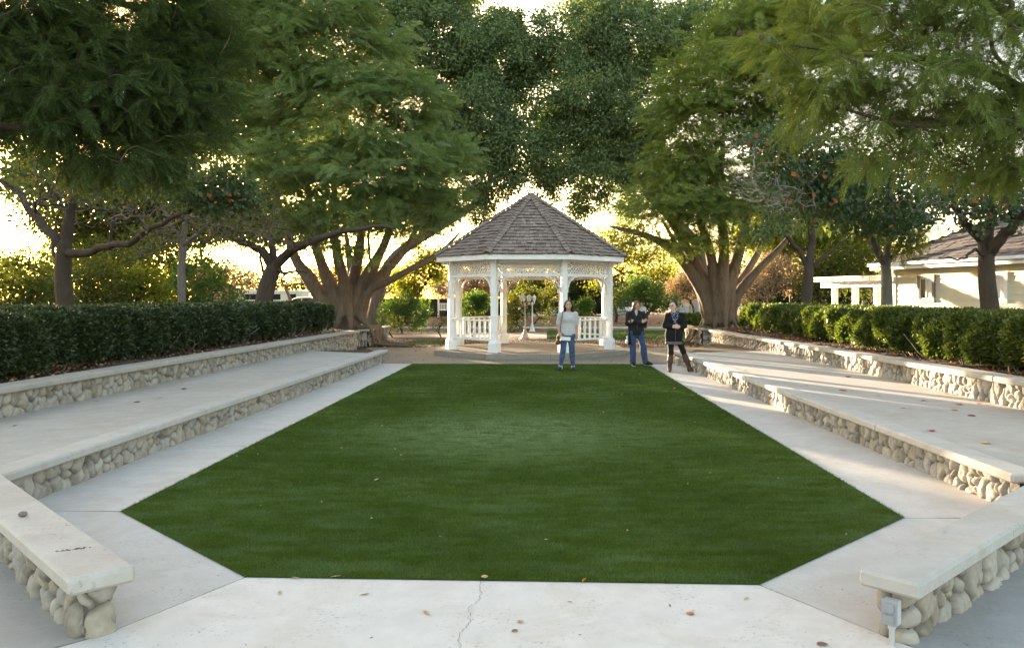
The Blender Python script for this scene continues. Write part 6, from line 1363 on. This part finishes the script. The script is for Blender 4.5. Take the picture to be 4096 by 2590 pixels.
# woman in black cardigan
P = Person('woman in black cardigan, leggings and tall brown boots, hair in a bun, glasses', person_pos(2698, 1487),
    dict(pel=(-.015, 0, .87), waist=(-.01, 0, 1.02), chest=(-.005, 0, 1.18), upper=(.005, .01, 1.29), head=(-.035, -.01, 1.505), shl=(-.150, .01, 1.315), shr=(.185, .01, 1.315), ell=(-.225, .0, 1.06), elr=(.225, .0, 1.05),
         wrl=(-.06, -.165, 1.035), wrr=(.085, -.165, 1.04), hpl=(-.095, 0, .82), hpr=(.075, 0, .82), knl=(-.085, -.02, .44), knr=(.205, .02, .46), anl=(-.115, .0, .085), anr=(.345, .05, .095), tol=(-.13, -.14, .03), tor=(.40, -.08, .035)), SKINL, -.75)
P.body({'l': ((.75, -.15, -.05), (.1, .9, 0), .5, 1), 'r': ((-.75, -.2, .05), (-.1, .9, 0), .5, -1)}, smile=False)
P.trousers(LEG, .006, hem=.1)
S = SDF(); P.torso(S, .012); P.put('patterned_top', S, .011, navy)
S = SDF(); J = P.J; P.torso(S, .024); S.chain([J['waist'] + A3(0, .0, 0), J['pel'] + A3(0, .0, -.02), J['pel'] + A3(0, .0, -.16)], [.12, .145, .158], .05, (1.28, .92, 1)); P.arm(S, 'l', .018, .93); P.arm(S, 'r', .018, .93)
v, f = S.mesh(.011, .03, clip=(.685, 9)); c = v[f].mean(1)
op = (c[:, 1] < -.02) & (np.abs(c[:, 0] - (-.005)) < np.clip(.004 + (c[:, 2] - 1.02) * .30, 0, .10)) & (c[:, 2] > 1.02) & (c[:, 2] < 1.40)
mesh_np('cardigan', v + P.o, f[~op], CARDI, P.t, True)
S = SDF(); S.chain([J['pel'] + A3(0, .0, -.10), J['pel'] + A3(0, .0, -.235)], [.156, .160], .05, (1.27, .92, 1)); v, f = S.mesh(.011, .03, clip=(.630, .700)); mesh_np('hem_band', v + P.o, f, hemm, P.t, True)
b = MB(); b.tube([P.o + A3(-.005, -.152, 1.02), P.o + A3(.0, -.158, .70)], .004, 4); b.build('zip', bpy.data.materials['zip_grey'], P.t)
S = SDF(); S.ell(P.h(0, .028, .034), (.082, .092, .088), .02); S.ell(P.h(.0, .095, .095), (.042, .042, .040), .015); S.chain([P.h(-.066, .0, .03), P.h(-.07, .02, -.02)], [.016, .012], .02); S.chain([P.h(.066, .0, .03), P.h(.07, .02, -.02)], [.016, .012], .02); P.put('hair', S, .010, HAIRD)
b = MB()
for q in (-1, 1):
    ring = [P.o + P.h(q * .033 + .024 * math.cos(a), -.092, .004 + .018 * math.sin(a)) for a in np.linspace(0, 2 * PI, 14)]; b.tube(ring, .0028, 5, False); b.tube([P.o + P.h(q * .057, -.088, .008), P.o + P.h(q * .078, .01, .010)], .0026, 5)
b.tube([P.o + P.h(-.009, -.096, .006), P.o + P.h(.009, -.096, .006)], .0028, 5); b.build('glasses', simple('glasses_frame', (.28, .05, .04), .4), P.t, True)
for k in 'lr':
    kn, an, to = J['kn' + k], J['an' + k], J['to' + k]; top = an + (kn - an) * .78; S = SDF()
    S.chain([top, an + (kn - an) * .45 + A3(0, .01, 0), an, an + A3(0, .02, -.045)], [.066, .063, .046, .042], .03); S.chain([an + A3(0, .02, -.045), an + (to - an) * .6 + A3(0, 0, 0), to], [.042, .040, .032], .03); bt_ = P.put('boot', S, .010, BOOT)
    S = SDF(); S.cone(an + A3(0, .04, -.06), an + A3(0, .04, -.085), .030, .028, .01); P.put('heel', S, .009, SNEAK, bt_)

# ------------------------------------------------------------------ fallen leaves and litter
LCOL = {'brown': simple('dry_brown', (.20, .11, .07), .8, .3, 40, .3), 'tan': simple('dry_tan', (.42, .30, .18), .8, .25, 40, .3), 'red': simple('leaf_red', (.42, .05, .04), .6, .3, 40, .2), 'orange': simple('leaf_rust', (.55, .17, .04), .6, .3, 40, .2), 'yellow': simple('leaf_yellow', (.62, .40, .05), .6, .25, 40, .2), 'dark': simple('leaf_blackened', (.05, .03, .025), .8, .3, 40, .3)}
lr = np.random.default_rng(77)
def fallen(label, x, y, zlev, size, col, shape='round', group=None):
    d = FPX * (CH - zlev) / (y - VY); p = at(x, y, d); p[2] = zlev + .004
    n = 9; t = np.linspace(0, 1, n); w = (np.sin(PI * t ** .8) ** .8) * (.36 if shape == 'round' else .13); curl = lr.uniform(.10, .3); a = lr.uniform(0, 2 * PI); V = []
    bend = lr.uniform(-.5, .5)
    for k in (-1, -.5, 0, .5, 1): V += [[k * w[i], t[i] - .5, .02 + curl * abs(k) * w[i] * 1.2 + .5 * bend * curl * (t[i] - .5) ** 2 * 4 * (1 if bend > 0 else .4)] for i in range(n)]
    V += [[-.008, -.5, .02], [.008, -.5, .02], [.03, -.78, .05], [.015, -.78, .05]]
    V = np.array(V); V[:, 2] -= V[:, 2].min(); R = np.array([[math.cos(a), -math.sin(a), 0], [math.sin(a), math.cos(a), 0], [0, 0, 1]]); q = [[k * n + i, (k + 1) * n + i, (k + 1) * n + i + 1, k * n + i + 1] for k in range(4) for i in range(n - 1)] + [[45, 46, 47, 48]]; q = np.array(q)
    return tag(mesh_np('fallen_leaf', (V * size) @ R.T + p, q, LCOL[col], None, True), label, 'leaf', group or 'fallen leaves on the paving and lawn')
T_ = Z1 - .008
for q in (('curled brown leaf on the front slab, the leftmost of those below the lawn edge', 1120, 2372, 0, .075, 'tan', 'long'), ('dark curled leaf on the front slab left of the crack', 1457, 2378, 0, .06, 'brown', 'long'), ('long thin tan leaf on the front slab nearest the crack', 1705, 2450, 0, .08, 'tan', 'long'),
          ('small yellowish leaf right of the crack on the front slab', 2082, 2487, 0, .04, 'tan', 'round'), ('reddish-brown seed-like leaf right of the crack on the front slab', 2058, 2523, 0, .04, 'brown', 'round'), ('small grey-brown leaf midway along the front slab', 2280, 2408, 0, .035, 'brown', 'long'),
          ('folded brown leaf on the right part of the front slab', 2760, 2455, 0, .05, 'orange', 'round'), ('pale tan leaf near the right lawn corner on the front slab', 2985, 2394, 0, .06, 'tan', 'long'), ('dark leaf at the bottom edge by the right bench', 3290, 2577, 0, .06, 'brown', 'round'), ('small dark leaf between the brown and pale leaves on the front slab', 2680, 2421, 0, .04, 'brown', 'long'),
          ('pinkish leaf on the lawn edge at the top of the crack', 1938, 2306, .015, .06, 'tan', 'round'), ('brown leaf lying along the lawn edge, left part', 1345, 2305, .006, .07, 'tan', 'long'), ('brown leaf along the lawn edge right of the crack', 2335, 2321, .006, .07, 'orange', 'long'), ('brown leaf at the lawn edge, leftmost of that edge', 1180, 2311, .006, .06, 'tan', 'long'),
          ('bright orange-red leaf on the far right of the lawn', 2698, 1552, .02, .17, 'orange', 'long'), ('orange leaf on the right seat wall coping', 2982, 1481, Z1, .12, 'orange', 'long'), ('curled tan leaf on the left half of the lawn', 1505, 1918, .022, .09, 'tan', 'long'),
          ('red leaf beside the right seat wall, nearest the camera on the terrace', 3727, 1724, T_, .10, 'red', 'round'), ('orange leaf on the right terrace below the red ones', 3942, 1773, T_, .10, 'yellow', 'round'), ('red leaf on the right terrace below the yellow one', 3885, 1663, T_, .10, 'red', 'round'), ('yellow leaf on the right terrace between two red ones', 3817, 1640, T_, .10, 'yellow', 'round'),
          ('dark red leaf on the right terrace above the yellow one', 3835, 1617, T_, .11, 'red', 'round'), ('orange leaf nearest the right retaining wall', 3920, 1615, T_, .11, 'orange', 'round'), ('yellow leaf at the foot of the right retaining wall', 3790, 1575, T_, .09, 'yellow', 'round'), ('red leaf at the foot of the right retaining wall beside a yellow leaf', 3835, 1578, T_, .08, 'red', 'round'),
          ('dark leaf with long stalk on the right terrace', 3695, 1603, T_, .12, 'dark', 'long'), ('dark curled leaf alone in the middle of the right terrace', 3612, 1633, T_, .10, 'dark', 'long'), ('orange-pink leaf on the left part of the right terrace', 3372, 1562, T_, .13, 'orange', 'round'), ('purple-red leaf at the left edge of the right terrace', 3227, 1542, T_, .11, 'red', 'long'),
          ('dark upright leaf far back on the right terrace', 3394, 1508, T_, .13, 'red', 'round'), ('small red leaf right of the orange-pink one', 3514, 1583, T_, .09, 'red', 'long'), ('dark leaf at the left end of the right terrace', 3158, 1521, T_, .10, 'dark', 'long'),
          ('rust leaf on the left terrace, nearest the seat wall', 640, 1591, T_, .09, 'orange', 'long'), ('red-brown leaf in the middle of the left terrace', 547, 1608, T_, .10, 'brown', 'round'), ('dark leaf at the left edge of the left terrace', 62, 1702, T_, .09, 'dark', 'long'), ('pale crumpled leaf on the left terrace', 467, 1643, T_, .09, 'tan', 'long'),
          ('black leaf cluster far along the left terrace', 735, 1555, T_, .12, 'dark', 'round'), ('thin dark leaf beside the left retaining wall', 385, 1604, T_, .09, 'brown', 'long'), ('pink-red leaf by the left retaining wall', 850, 1493, T_, .12, 'red', 'long'), ('tiny brown leaf left of the black cluster', 522, 1560, T_, .08, 'brown', 'round'),
          ('red leaf lying in the soil behind the right retaining wall', 3950, 1483, .66, .12, 'red', 'round'), ('yellow leaf lying in the soil behind the right retaining wall', 3857, 1479, .66, .11, 'yellow', 'round'), ('dark leaf by the booted woman on the right path', 2715, 1460, 0, .12, 'dark', 'round'), ('small dark leaf right of the booted woman', 2674, 1470, 0, .10, 'dark', 'long')): fallen(*q)
def litter(n, sampler, size, mats, name):
    for m, fr in mats:
        k = int(n * fr); p = sampler(k); d = lr.normal(size=(k, 3)) * [1, 1, .25]; v, f = scatter(ROUND_V * [1, 1, 2.5], ROUND_F, p, rot_from_dir(d, lr.normal(0, .5, k)), size * lr.uniform(.5, 1.3, k))
        tag(mesh_np(name, v, f, m, None, True), kind='stuff')
def box_s(x0, x1, y0, y1, z): return lambda k: np.column_stack([lr.uniform(x0, x1, k), lr.uniform(y0, y1, k), np.full(k, z) + lr.uniform(0, .02, k)])
litter(900, box_s(-7.5, -6.65, 8, 27.5, .60), .06, ((LCOL['brown'], .7), (LCOL['tan'], .3)), 'leaf_litter')
litter(900, box_s(6.2, 7.1, 8, 28, .60), .06, ((LCOL['brown'], .7), (LCOL['orange'], .3)), 'leaf_litter')
litter(5200, box_s(-7.5, 8, 27.7, 33.2, -.015), .055, ((LCOL['brown'], .55), (LCOL['tan'], .35), (LCOL['yellow'], .1)), 'leaf_litter')
litter(2400, box_s(-12, 14, 48.5, 54, .1), .11, ((LCOL['brown'], .7), (LCOL['tan'], .3)), 'leaf_litter')
litter(420, box_s(-6, 5, 21, 27.4, .004), .03, ((LCOL['dark'], .5), (LCOL['brown'], .3), (LCOL['tan'], .2)), 'leaf_litter')
def lawn_s(k):
    p = np.column_stack([lr.uniform(-3.5, 2.7, k * 3), 5 + 15.5 * lr.random(k * 3) ** 1.2, np.full(k * 3, .022)]); return p[in_poly(p, LAWN)][:k]
def lawn_lit(n, size, m):
    p = lawn_s(n); k = len(p); v, f = scatter(ROUND_V * [1, 1, 2.5], ROUND_F, p, rot_from_dir(lr.normal(size=(k, 3)) * [1, 1, .3], lr.normal(0, .5, k)), size * lr.uniform(.5, 1.3, k)); tag(mesh_np('leaf_litter', v, f, m, None, True), kind='stuff')
lawn_lit(60, .024, LCOL['tan']); lawn_lit(20, .024, LCOL['brown'])
def crumbs(k): return np.column_stack([lr.uniform(-5, 5, k), 3.2 + 12 * lr.random(k) ** 1.5, np.full(k, .003)])
p = crumbs(420); p = p[~in_poly(p, LAWN) & (p[:, 0] > -4.2) & (p[:, 0] < 3.4)]
v, f = scatter(LEAF_V * [.5, 1, 1.5], LEAF_F, p, rot_from_dir(lr.normal(size=(len(p), 3)) * [1, 1, .15], lr.normal(0, .4, len(p))), .018 * lr.uniform(.4, 1.4, len(p))); tag(mesh_np('leaf_crumbs', v, f, LCOL['brown'], None, True), kind='stuff')
